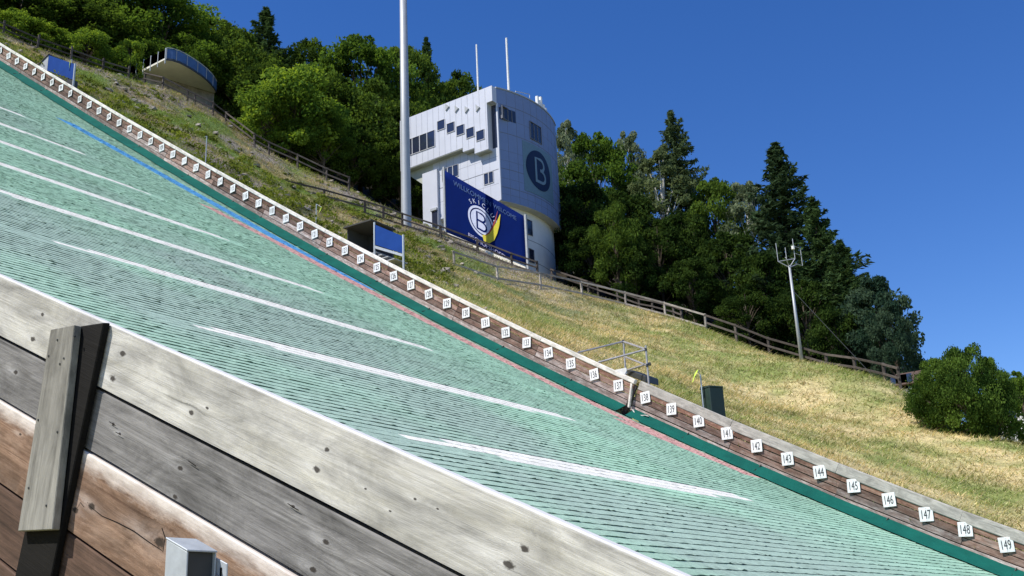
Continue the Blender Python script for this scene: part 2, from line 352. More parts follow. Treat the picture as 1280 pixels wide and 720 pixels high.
# colour of the hillside: straw and green to the right, green scrub and grey stone up the hill on the left
def ground_tint(X, Y):
    up = np.clip((-X-27)/14, 0, 1)
    n1 = vnoise(X*.28+5, Y*.28, 11); n2 = vnoise(X*.9, Y*.9, 12); n3 = vnoise(X*.12, Y*.12, 13)
    straw = np.array([.66, .545, .275]); green = np.array([.29, .335, .105]); lush = np.array([.17, .245, .06]); stone = np.array([.33, .29, .24])
    midb = np.clip(1-np.abs(X+26)/14, 0, 1)*.30; g = np.clip((n1*.6+n2*.4-.43)*5.0+.25*up+midb, 0, 1)[..., None]
    c = straw*(1-g)+green*g
    c = c*(1-.42*up[..., None])
    st = np.clip((n2*.5+n3*.5-.44)*8, 0, 1)*up; c = c*(1-st[..., None])+stone*st[..., None]
    az = np.degrees(np.arctan2(-X, Y)); cr = np.array([(math.degrees(math.atan2(-at(*q)[0], at(*q)[1])), q[2]) for q in CREST]); cr = cr[np.argsort(cr[:, 0])]
    wd = np.clip((np.hypot(X, Y)-np.interp(az, cr[:, 0], cr[:, 1])-1.0)/2.0, 0, 1)*(az > 15)*(az < 90); litter = np.array([.055, .045, .025])
    lu = np.clip((n1-.5)*6, 0, 1)*up; c = c*(1-lu[..., None])+lush*lu[..., None]
    c = c*(1-wd[..., None])+litter*wd[..., None]
    return c

def hillside():
    gx = np.concatenate([np.linspace(-220, -80, 36)[:-1], np.linspace(-80, 14, 236)[:-1], np.linspace(14, 200, 48)])
    gy = np.concatenate([np.linspace(-90, 2, 24)[:-1], np.linspace(2, 26, 10)[:-1], np.linspace(26, 84, 150)[:-1], np.linspace(84, 240, 40)])
    X, Y = np.meshgrid(gx, gy, indexing='ij'); Z = ground_z(X, Y)
    V = np.stack([X, Y, Z], -1).reshape(-1, 3); nx, ny = len(gx), len(gy)
    I = np.arange(nx*ny).reshape(nx, ny); Fq = np.stack([I[:-1, :-1], I[1:, :-1], I[1:, 1:], I[:-1, 1:]], -1).reshape(-1, 4)
    c = ground_tint(X, Y).reshape(-1, 3)*.95
    o = link('hillside', np_mesh('hillside', V, Fq, M['soil'], c, True)); tag(o, 'dry grassy hillside rising behind the brown board', kind='structure')
    o.pop('label')
hillside()
def path_strip():                       # gravel path behind the shrub, off to the right
    pts = [(1240, 566, 44.5), (1262, 556, 45.2), (1300, 552, 46.2), (1345, 548, 47.5)]
    V, Fq = [], []
    for i, (px, py, d) in enumerate(pts):
        a = at(px, py, d); dr = np.array([a[0], a[1]])/math.hypot(a[0], a[1])
        for k in range(5):
            q = a[:2]+dr*(k-1)*.9; V.append((q[0], q[1], gz(*q)+.06))
    for i in range(len(pts)-1):
        for k in range(4): Fq.append((i*5+k, i*5+5+k, i*5+6+k, i*5+1+k))
    tag(link('path', np_mesh('path', V, Fq, M['sand'], None, True)), kind='structure')
path_strip()

# ---------------------------------------------------------------- landing slope: mats in overlapping rows
GREEN = np.array([.36, .575, .415]); WHITE = np.array([.84, .82, .73]); RED = np.array([.76, .44, .39]); BLUE = np.array([.13, .42, .75])
LINE_S0, LINE_DS = 145.54, 4.992
def landing():
    base_v, base_f = [], []
    ys = (NEAR_Y-.02, 14.0, 29.6); sv = np.arange(60, 200, 1.0)
    for s in sv:
        for y in ys: x, z = hill(s, -.03); base_v.append((x, y if y < 20 else float(far_y(x))+.1, z))
    for i in range(len(sv)-1):
        for j in range(2): base_f.append((i*3+j, i*3+3+j, i*3+4+j, i*3+1+j))
    root = link('landing_slope', np_mesh('landing_slope', base_v, base_f, plain('under_mat', (.03, .05, .045), .9), None, True)); tag(root, kind='structure')
    step = .211
    rows = 91.0+step*np.arange(300)
    line_rows = {}
    for k in range(12): line_rows[int(round((LINE_S0-LINE_DS*k-91.0)/step))] = LINE_S0-LINE_DS*k
    stuff = []
    for i, s in enumerate(rows):
        th = theta(s); x0, z0 = hill(s); yf = float(far_y(x0))-.42; y0 = NEAR_Y+.04
        dy = .065; n = int((yf-y0)/dy); y = np.linspace(y0, yf, n)
        yy = y+rng.normal(0, .012, n)
        tuft = vnoise(y*2.3, np.full(n, i*1.7), 21, 3); fine = rng.random(n)
        dash = np.clip((vnoise(y*6.5, np.full(n, i*3.7), 27, 2)-.47)*5, 0, 1)*(.35+1.0*vnoise(y*.8, np.full(n, i*.4), 28, 2)); lift = .0074+.0080*dash+.003*fine+.011*(rng.random(n) < .022)
        if any(abs(i-li) <= 1 for li in line_rows): lift = np.where((y > 9.5) & (y < yf-6.5), lift*.38, lift)
        ext = .238+.016*(tuft-.5)+.012*(fine-.5)
        wave = (vnoise(y*.5, np.full(n, i*.13), 22, 2)-.5)*.02
        V = np.empty((n, 4, 3)); V[:, 0] = np.stack([np.full(n, -.02), yy, np.full(n, .0)], 1)
        V[:, 1] = np.stack([ext*.55+wave, yy, lift*.55+.001], 1)
        V[:, 2] = np.stack([ext+wave, yy, lift], 1); V[:, 3] = np.stack([ext+wave-.03, yy, np.full(n, -.012)], 1)
        I = np.arange(n*4).reshape(n, 4); Fq = np.concatenate([np.stack([I[:-1, k], I[:-1, k+1], I[1:, k+1], I[1:, k]], -1) for k in range(3)])
        # paint
        c = np.tile(GREEN, (n, 1))*(.80+.36*vnoise(y*.7, np.full(n, s*.7), 23, 3)[:, None])*(.93+.14*rng.random())
        worn = np.clip((vnoise(y*.22, np.full(n, s*.16), 24, 3)-.36)*4, 0, 1)*np.clip((24-y)/8, 0, 1)
        grey = np.array([.36, .42, .38]); c = c*(1-.6*worn[:, None])+grey*.6*worn[:, None]
        for li, ls in line_rows.items():
            yl, yr = 10.7-KK*(x0-X0), yf+.42-7.45
            if i == li: c[(y > yl+.2*rng.random()) & (y < yr)] = WHITE
            if i == li-1: c[(y > yl+.5+rng.random()) & (y < yr-.6*rng.random())] = WHITE*.97
            if i == li+1: c[(y > yl+1.2+rng.random()) & (y < yr-2*rng.random()-1)] = WHITE*.95
        off = yf+.42-y                                  # metres from the far board
        cen = np.interp(s, [104.5, 112, 118, 123, 127], [3.6, 2.25, 1.5, 1.15, 1.0]); wid = np.interp(s, [104.5, 106, 120, 127], [.2, .5, .6, .45])
        if 106 < s < 126: c[np.abs(off-cen) < wid] = BLUE
        cen = np.interp(s, [117.8, 122, 127, 131, 142.6], [3.2, 2.15, 1.5, 1.4, 1.05]); wid = np.interp(s, [117.8, 123, 142.6], [.45, .58, .55])
        if 117.8 < s < 142.6: c[np.abs(off-cen) < wid] = RED
        if 138.6 < s < 142.6:
            cen = np.interp(s, [138.6, 142.6], [2.25, 1.0]); c[np.abs(off-cen) < np.interp(s, [138.6, 139.2, 142.6], [.3, .6, .45])] = RED
        cc = np.repeat(c[:, None, :], 4, 1); cc[:, 3] *= .18; cc[:, 2] *= (.9+.2*fine)[:, None]  # riser foot darkened in colour for the shade under each row
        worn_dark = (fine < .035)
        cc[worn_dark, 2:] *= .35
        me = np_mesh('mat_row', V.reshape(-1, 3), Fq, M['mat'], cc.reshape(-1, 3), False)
        link('mat_row', me, root, (x0, 0, z0), (0, th, 0))
landing()
def spare_rows():                       # rows past the 300 nearest: one piece of the slope
    V, Fq, C = [], [], []; root = bpy.data.objects['landing_slope']
    for s in list(np.arange(80, 90.95, .211))+list(np.arange(154.35, 172, .211)):
        x0, z0 = hill(s); yf = float(far_y(x0))-.42; y = np.linspace(NEAR_Y+.04, yf, 70); th = theta(s); n = len(y); b = len(V)
        for yy in y:
            l = .012+.02*random.random()
            for dx, dz in ((-.02, .012), (.235+.03*random.random(), l), (.21, -.012)): V.append((x0+dx*math.cos(th)+dz*math.sin(th), yy, z0-dx*math.sin(th)+dz*math.cos(th))); C.append(GREEN*(.85+.2*random.random()))
        for i in range(n-1):
            for k in range(2): q = b+i*3+k; Fq.append((q, q+1, q+4, q+3))
    tag(link('mat_rows', np_mesh('mat_rows', V, Fq, M['mat'], np.array(C)), root), kind='stuff')
spare_rows()

# ---------------------------------------------------------------- boards
def seg_frame(sA, sB, n, Y):
    a = hill(sA, n); b = hill(sB, n); th = math.atan2(-(b[1]-a[1]), b[0]-a[0])
    ya, yb = (Y(a[0]), Y(b[0])) if callable(Y) else (Y, Y)
    L = math.hypot(b[0]-a[0], b[1]-a[1]); psi = math.atan2(yb-ya, L*math.cos(th))
    return (a[0], ya, a[1]), (0, th, psi), math.hypot(L, yb-ya)
def board_plank(parent, name, sA, sB, n0, n1, y0, y1, Y, mat, bev=.006, gap=.006):
    loc, rot, L = seg_frame(sA, sB, 0, Y)
    j = lambda a: random.uniform(-a, a)
    return MB().box(gap, L-gap, y0, y1, n0, n1).build(name, mat, parent, (loc[0]+math.sin(-rot[1])*0, loc[1]+j(.006), loc[2]), rot, bev)
# the far board, upper length (to the 137 m plate) and lower length
up = empty('wooden_barrier', (hill(115)[0], float(far_y(hill(115)[0])), hill(115)[1]))
tag(up, 'brown plank barrier with pale cap beside the upper mats, ending at the 137 plate', 'barrier', 'plank barriers along the mats')
def keep(o, root):                     # parent without moving
    o.parent = root; o.matrix_parent_inverse = Matrix.Translation(-Vector(root.location))
    return o
def far_planks(root, sv, rows, cap, capn, capmat, yoff):
    fy = lambda x: float(far_y(x))+yoff
    for sA, sB in zip(sv[:-1], sv[1:]):
        for q, (n0, n1) in enumerate(rows):
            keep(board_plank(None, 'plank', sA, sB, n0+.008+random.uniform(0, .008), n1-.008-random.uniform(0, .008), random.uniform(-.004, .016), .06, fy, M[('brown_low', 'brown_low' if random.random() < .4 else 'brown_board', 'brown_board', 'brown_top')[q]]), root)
        loc, rot, L = seg_frame(sA, sB, 0, fy)
        keep(MB().box(L-.06, L+.06, .055, .16, -.1, capn[0]-.01).build('post', M['fence_dark'], None, loc, rot), root)
    sc = np.arange(sv[0], sv[-1]+.01, cap)
    for sA, sB in zip(sc[:-1], sc[1:]):
        keep(board_plank(None, 'cap_board', sA, sB, capn[0], capn[1], capn[2], capn[3], fy, capmat, .02, .004), root)
far_planks(up, list(np.arange(89.5, 137.6, 4.0)), [(.26, .45), (.45, .64), (.64, .83), (.83, .99)], 4.0, (.99, 1.14, -.035, .11), M['cap_pale'], 0)
# pale end post of the upper length
loc, rot, L = seg_frame(137.5, 137.75, 0, lambda x: float(far_y(x)))
keep(MB().hexa([(.10, -.035, .26), (.17, -.035, .26), (.17, .06, .26), (.10, .06, .26), (-.12, -.035, .98), (-.05, -.035, .98), (-.05, .06, .98), (-.12, .06, .98)]).build('end_post', M['cap_pale'], None, loc, rot, .006), up)
lo = empty('wooden_barrier', (hill(146)[0], float(far_y(hill(146)[0])), hill(146)[1]))
tag(lo, 'brown plank barrier with broad grey cap beside the lower mats, from the 138 plate on', 'barrier', 'plank barriers along the mats')
far_planks(lo, [137.62, 141.2, 144.6, 148.0, 151.4, 154.8, 158.2], [(.18, .36), (.36, .54), (.54, .74), (.74, .90)], 3.4, (.88, 1.17, -.03, .14), M['cap_grey'], .12)
loc, rot, L = seg_frame(137.62, 138.9, 0, lambda x: float(far_y(x))-.02)
lip = MB(); q = [(.15+.62*k/8, .255-.10*math.sin(math.pi*min(1, k/7))**1.1) for k in range(9)]
lip.prism([(x, z) for x, z in q]+[(x, z+.012+.02*math.sin(math.pi*k/8)) for k, (x, z) in reversed(list(enumerate(q)))], -.03, .12)
keep(lip.build('curved_lip', M['cap_pale'], None, loc, rot, .004), lo)

def tarp():
    # teal sheeting between the foot of the board and the mats, laid in lengths
    for li, (sA, sB, lab) in enumerate([(89.5, 137.75, 'teal tarpaulin strip under the upper barrier with the pale cap'), (137.8, 158, 'teal tarpaulin strip under the lower barrier with the grey cap')]):
        sv = np.arange(sA, sB, .25); V = []; yo = 0 if li == 0 else .1
        for k, s in enumerate(sv):
            n = vnoise(s*.9, 0, 31+li); m = vnoise(s*2.2, 3, 32)
            x, z = hill(s, .30+.03*(m-.5)); y = float(far_y(x))+yo
            sag = .05*math.sin(s*1.9)+.08*(vnoise(s*.55, 9, 33)-.5)
            for (dn, dyy) in ((.29, .012), (.225, -.10-.03*n), (.15, -.22-.05*m), (.085, -.34-.08*n-sag*.5), (.035, -.46-.14*n-sag)):
                xx, zz = hill(s, dn+.02*(m-.5)); V.append((xx, y+dyy, zz))
        n = len(sv); I = np.arange(n*5).reshape(n, 5); Fq = np.concatenate([np.stack([I[:-1, k], I[:-1, k+1], I[1:, k+1], I[1:, k]], -1) for k in range(4)])
        root = link('tarpaulin_strip', np_mesh('tarpaulin_strip', V, Fq, M['tarp'], None, True)); tag(root, lab, 'tarpaulin')
        for s in np.arange(sA+1.5, sB-1, 3.4):
            s += random.uniform(-.7, .7); m = MB()
            P = [(hill(s, nn), yy) for nn, yy in ((.29, -.02), (.17, -.12), (.085, -.33))]
            pts = [(p[0][0], float(far_y(p[0][0]))+yo+p[1], p[0][1]+.02) for p in P]
            m.tube(pts, .022, 5); m.build('fold', M['bin_green'], root)
tarp()

# ---------------------------------------------------------------- distance plates
def text_mesh(txt, size, mat, extrude=.002, xs=1.0, spacing=1.0):
    cu = bpy.data.curves.new('text', 'FONT'); cu.body = txt; cu.size = size; cu.align_x = 'CENTER'; cu.align_y = 'CENTER'; cu.extrude = extrude; cu.resolution_u = 3; cu.space_character = spacing
    o = bpy.data.objects.new('text', cu); col.objects.link(o); dg = bpy.context.evaluated_depsgraph_get(); dg.update()
    me = bpy.data.meshes.new_from_object(o.evaluated_get(dg)); bpy.data.objects.remove(o); bpy.data.curves.remove(cu)
    v = np.empty(len(me.vertices)*3); me.vertices.foreach_get('co', v); v = v.reshape(-1, 3)
    v[:, 0] *= xs
    if len(v): v[:, 0] -= (v[:, 0].max()+v[:, 0].min())/2; v[:, 1] -= (v[:, 1].max()+v[:, 1].min())/2
    v = np.stack([v[:, 0], -v[:, 2], v[:, 1]], 1)          # stand it up facing -Y
    me.vertices.foreach_set('co', v.astype(np.float32).ravel()); me.materials.clear(); me.materials.append(mat); me.update(); return me
def plates():
    plate = MB().box(-.17, .17, -.008, .008, -.18, .18).mesh('number_plate', M['white_plate'], .004)
    for s in range(92, 151):
        th = theta(s); x = float(np.interp(s, _s, _X)); z = float(np.interp(s, _s, _Z)); y = float(far_y(x))-.032+(.115 if s > 137 else 0)
        if s > 137: z -= .0
        o = link('number_plate', plate, None, (x, y, z), (random.uniform(-.05, .05), random.uniform(-.07, .07), random.uniform(-.09, .09)))
        tag(o, 'small white square plate numbered %d on the brown barrier' % s, 'number plate', 'distance plates along the far barrier')
        d = link('digits', text_mesh(str(s), .32, M['black_print'], .002, .54), o, (0, -.012, 0))
        MB().box(-.02, .02, .008, .034, -.05, .05).build('bracket', M['galv'], o)
        for q in (-.145, .145): MB().tube([(0, -.0105, q), (0, -.0075, q)], .009, 6).build('screw', M['scaffold'], o)
plates()

# ---------------------------------------------------------------- the near board in the foreground
def near_board():
    P0 = on_y(0, 344, NEAR_Y); P1 = on_y(855, 720, NEAR_Y)
    th = math.atan2(-(P1[2]-P0[2]), P1[0]-P0[0]); ct, st = math.cos(th), math.sin(th)
    root = empty('wooden_barrier', (P0[0], NEAR_Y, P0[2]-1.3)); tag(root, 'grey and brown weathered plank barrier in the foreground with a nailed post', 'barrier', 'plank barriers along the mats')
    root['label'] = 'weathered foreground barrier of grey and brown planks with a nailed upright post'
    def loc2(px, py, Y=NEAR_Y):         # photo point -> along/across coordinates on the board
        q = on_y(px, py, Y)-P0; return q[0]*ct-q[2]*st, q[0]*st+q[2]*ct
    kn = lambda L: [(*loc2(px, py), r*.8) for px, py, r in L]
    w = -loc2(320, 588)[1]; w2 = -loc2(220, 630)[1]; w3 = -loc2(50, 640)[1]
    print('near plank widths', w, w2, w3, math.degrees(th))
    k1 = kn([(41, 424, .016), (53, 393, .012), (153, 442, .018), (141, 473, .016), (239, 516, .013), (259, 510, .008), (396, 587, .014), (409, 562, .011), (656, 686, .014), (636, 706, .017), (457, 611, .005), (519, 624, .006), (547, 636, .005), (488, 639, .005)])
    k2 = kn([(224, 585, .013), (217, 621, .013), (140, 530, .009), (148, 542, .007), (406, 678, .012), (389, 712, .012), (365, 633, .008), (18, 465, .015)])
    k3 = kn([(115, 633, .02), (95, 638, .018), (26, 543, .008), (200, 678, .026)])
    m1 = wood('board_pale_grey', (.67, .66, .61), (.34, .33, .30), k1, 1.0, (.46, .44, .36), .7, .0, .85, (-.012, -.003, .012, (.74, .73, .71), .8), blot_lo=.55)  # pale top edge paints in the sun on the plank's upper face
    m2 = wood('board_mid_grey', (.345, .335, .325), (.10, .098, .094), k2, .8, (.15, .145, .14), .75, .0, .85, None, blot_lo=.42)
    z3 = -w2; m3 = wood('board_brown', (.38, .25, .17), (.12, .065, .04), k3, .7, (.46, .33, .25), .6, .0, .85, (z3-.075, z3-.008, .10, (.78, .72, .66), .9), blot_lo=.5)
    m4 = wood('board_dark_brown', (.17, .105, .075), (.06, .04, .03), (), .7, None, .5, .0)
    for (z1, z0, m, dy) in ((0, -w+.006, m1, 0), (-w-.006, -w2+.004, m2, .006), (-w2-.005, -w3+.004, m3, -.002), (-w3-.006, -w3-.26, m4, .004), (-w3-.27, -w3-.52, m4, 0)):
        # slightly wavy long edges
        xs = np.linspace(-2.4, 6.4, 89); V = []; rnd = random.uniform(0, 50)
        for x in xs:
            a = (vnoise(x*1.3, rnd, 41)-.5)*.007; b = (vnoise(x*1.3, rnd+9, 42)-.5)*.007
            for yy, zz in ((dy, z0+b+.004), (dy, z1+a-.006), (dy+.005, z1+a), (dy+.045, z1+a), (dy+.045, z0+b)): V.append((x, yy, zz))
        n = len(xs); I = np.arange(n*5).reshape(n, 5)
        Fq = np.concatenate([np.stack([I[:-1, k], I[1:, k], I[1:, (k+1) % 5], I[:-1, (k+1) % 5]], -1) for k in range(5)])
        me = np_mesh('plank', V, Fq, m)
        keep(link('plank', me, None, tuple(P0), (0, th, 0)), root)
    for zc in (w, w2, w3):
        keep(MB().box(-2.3, 6.3, .055, .085, -zc-.05, -zc+.05).build('gap_dark_strip', M['post_back'], None, tuple(P0), (0, th, 0)), root)  # unseen dark strips added behind the joints to blacken the gaps
    # upright post, square to the slope: a board nailed over a dark post
    YP = 2.43
    tl = on_y(63, 412, YP)-P0; bl = on_y(22, 664, YP)-P0; tr = on_y(93, 406, YP)-P0; br = on_y(65, 662, YP)-P0
    L2 = lambda q: (q[0]*ct-q[2]*st, q[0]*st+q[2]*ct)
    (ax, az), (bx, bz), (cx, cz), (dx, dz) = map(L2, (tl, bl, tr, br))
    print('post', (ax, az), (bx, bz), (cx, cz), (dx, dz))
    yb = YP-NEAR_Y
    pb = MB().hexa([(bx, yb, bz), (dx, yb, dz), (dx, yb+.034, dz), (bx, yb+.034, bz), (ax, yb, az), (cx, yb, cz), (cx, yb+.034, cz), (ax, yb+.034, az)])
    M['post_wood'] = wood('post_wood', (.35, .34, .30), (.13, .125, .11), grain=.8, tint=.05, upright=(ax-bx)/(az-bz), stain=(.30, .29, .26), stain_amt=.6)
    post = keep(pb.build('post_board', M['post_wood'], None, tuple(P0), (0, th, 0), .003), root); post.rotation_euler = (0, th, 0)
    pw = abs(cx-ax); pv = abs(dx-bx)
    pk = MB().hexa([(bx+pv*.55, yb+.036, bz-.6), (dx+pv*.62, yb+.036, dz-.6), (dx+pv*.62, -.004, dz-.6), (bx+pv*.55, -.004, bz-.6), (ax+pw*.4, yb+.036, az+.03), (cx+pw*.86, yb+.036, cz+.05), (cx+pw*.86, -.004, cz+.055), (ax+pw*.4, -.004, az+.034)])
    keep(pk.build('post', M['post_back'], None, tuple(P0), (0, th, 0), .004), root)
    for px, py in ((72, 425), (93, 420), (75, 455), (80, 448), (48, 525), (72, 540), (36, 610), (58, 632), (61, 445)):
        q = L2(on_y(px, py, YP)-P0); keep(MB().tube([(q[0], yb-.003, q[1]), (q[0], yb+.004, q[1])], .0045, 7).build('nail', M['dark_metal'], None, tuple(P0), (0, th, 0)), root)
    # weather cracks in the boards
    for pl, wd_ in (([(112, 632), (128, 645), (147, 653), (168, 664), (186, 677), (203, 688)], .0045), ([(96, 637), (101, 628), (106, 634)], .003), ([(196, 668), (203, 660), (207, 672), (204, 690)], .004), ([(360, 629), (367, 634), (374, 638)], .004), ([(137, 527), (145, 532)], .004), ([(145, 540), (152, 544)], .004), ([(236, 576), (246, 583)], .0045)):
        m = MB(); P_ = [L2(on_y(px, py, NEAR_Y)-P0) for px, py in pl]; nP = len(P_)
        for i, (u_, v_) in enumerate(P_):
            h_ = wd_*(.25+.75*math.sin(math.pi*(i+.4)/(nP))); m.v += [(u_, -.0030, v_-h_/2), (u_+.002, -.0030, v_+h_/2)]
            if i: k = 2*i; m.f.append((k-2, k, k+1, k-1))
        keep(m.build('crack', M['post_back'], None, tuple(P0), (0, th, 0)), root)
    # galvanised square tube at the foot
    YS = 2.2; a = on_y(208, 674, YS); b = on_y(234, 690, YS); sp = empty('steel_post', (a[0], a[1], a[2]-1.2)); tag(sp, 'galvanised hollow steel post with slotted side bracket before the foreground barrier', 'post')
    wd = b[0]-a[0]; dz = a[2]-b[2]; dp = .115; print('tube', wd, dz)
    tp = lambda x: -dz*x/wd
    def hx(x0, x1, y0, y1, zt, zb=-1.2): return [(x0, y0, zb), (x1, y0, zb), (x1, y1, zb), (x0, y1, zb), (x0, y0, tp(x0)+zt), (x1, y0, tp(x1)+zt), (x1, y1, tp(x1)+zt), (x0, y1, tp(x0)+zt)]
    A = tuple(a)
    keep(MB().hexa(hx(0, wd, 0, .006, 0)).build('front_plate', M['galv'], None, A, bevel=.0015), sp)
    keep(MB().hexa(hx(0, wd, dp-.006, dp, 0)).build('back_plate', M['galv'], None, A, bevel=.0015), sp)
    keep(MB().hexa(hx(0, .006, .0065, dp-.0065, 0)).build('web', M['galv'], None, A), sp)
    keep(MB().hexa(hx(.0, wd+.002, .0, dp, .007, 0)[:4] and [(-.002, -.002, tp(0)+.001), (wd+.002, -.002, tp(wd)+.001), (wd+.002, dp+.002, tp(wd)+.001), (-.002, dp+.002, tp(0)+.001), (-.002, -.002, tp(0)+.007), (wd+.002, -.002, tp(wd)+.007), (wd+.002, dp+.002, tp(wd)+.007), (-.002, dp+.002, tp(0)+.007)]).build('cap_plate', M['galv'], None, A, bevel=.0015), sp)
    keep(MB().hexa(hx(.0065, wd-.012, .0065, dp-.0065, -.004)).build('hollow_shade', M['dark_metal'], None, A), sp)  # dark block stands for the shade inside the open tube
    keep(MB().hexa([(wd-.01, dp+.004, -1.0), (wd+.045, dp+.004, -1.0), (wd+.045, dp+.010, -1.0), (wd-.01, dp+.010, -1.0), (wd-.01, dp+.004, tp(wd)-.012), (wd+.045, dp+.004, tp(wd)-.035), (wd+.045, dp+.010, tp(wd)-.035), (wd-.01, dp+.010, tp(wd)-.012)]).build('bracket', M['galv'], None, A, bevel=.002), sp)
    keep(MB().box(wd+.016, wd+.023, dp+.001, dp+.0035, tp(wd)-.085, tp(wd)-.045).build('slot', M['post_back'], None, A), sp)
    keep(MB().tube([(wd+.003, dp-.004, tp(wd)-.07), (wd+.003, dp+.002, tp(wd)-.07)], .007, 6).build('bolt', M['scaffold'], None, A), sp)
near_board()

# ---------------------------------------------------------------- fences
def fence(pts, label, rails=(1.0, .55, .12), h=1.08, mat='fence_dark', w=.14, rail=(.05, .12), group='timber fences on the hillside', mats=None, drop=.8):
    base = [np.array(p) for p in pts]; root = empty('wooden_fence', tuple(base[0])); tag(root, label, 'fence', group)
    for i, b in enumerate(base):
        m = M[mats[i % len(mats)]] if mats else M[mat]
        rz = random.uniform(-.2, .2); tx, ty = random.uniform(-.03, .03), random.uniform(-.03, .03)
        o = MB().box(-w/2, w/2, -w/2, w/2, -drop, h).build('post', m, None, tuple(b), (tx, ty, rz), .008); keep(o, root)
        if i:
            for r in rails:
                a, c = Vector(base[i-1])+Vector((0, -w/2-.02, r)), Vector(b)+Vector((0, -w/2-.02, r)); L = (c-a).length; d = c-a
                o = MB().box(-.05, L+.05, -rail[0]/2, rail[0]/2, -rail[1]/2, rail[1]/2).build('rail', M[mat], None, tuple(a), (0, -math.atan2(d.z, math.hypot(d.x, d.y)), math.atan2(d.y, d.x)), .008); keep(o, root)
    return root
def gpts(L):                            # fence feet from surveyed points, set on the ground
    out = []
    for px, py, d in L:
        p = at(px, py, d); g = gz(p[0], p[1]); out.append((p[0], p[1], min(max(g, p[2]), g+.45)))
    return out
fence(gpts([(355, 242, 70), (405, 254, 71), (456, 268, 72), (479, 275, 72.5), (503, 283, 73), (551, 299, 73.5), (597, 316, 74), (640, 333, 74), (672, 345, 74)]), 'dark timber rail fence in front of the blue welcome banner')
fence(gpts([(568, 338, 62), (622, 352, 64), (676, 360, 66), (728, 372, 68), (783, 388, 69), (832, 398, 69), (883, 416, 67.5)]), 'weathered grey timber rail fence between the tower and the dark wood', rails=(1.0, .2), mat='fence_grey', w=.12)
fence(gpts([(883, 414, 67.6), (921, 426, 66), (962, 443, 64.5), (1035, 466, 61), (1071, 471, 58.5), (1107, 480, 55.5), (1126, 486, 54)]), 'dark rail fence running past the lattice mast', rails=(1.0, .5))
fence(gpts([(690, 352, 80), (736, 366, 78), (748, 372, 78), (773, 380, 77), (800, 390, 76), (816, 393, 75.5), (843, 400, 75), (853, 404, 74)]), 'second dark fence along the path behind the grey fence', rails=(1.0, .6), h=1.05)
fence(gpts([(-30, 36, 80), (3, 52, 80), (46, 66, 81), (88, 80, 82), (128, 92, 83), (160, 104, 84)]), 'dark fence above the upper blue cabin below the trees', rails=(1.0, .55, .15), h=1.3)
fence(gpts([(180, 112, 84), (203, 116, 82.5), (234, 127, 82.5), (243, 132, 82.5), (266, 142, 82.5), (282, 158, 83), (318, 182, 80), (336, 192, 80), (372, 208, 80), (408, 225, 80), (436, 236, 80)]), 'dark fence below the curved viewing platform', rails=(1.0, .5))

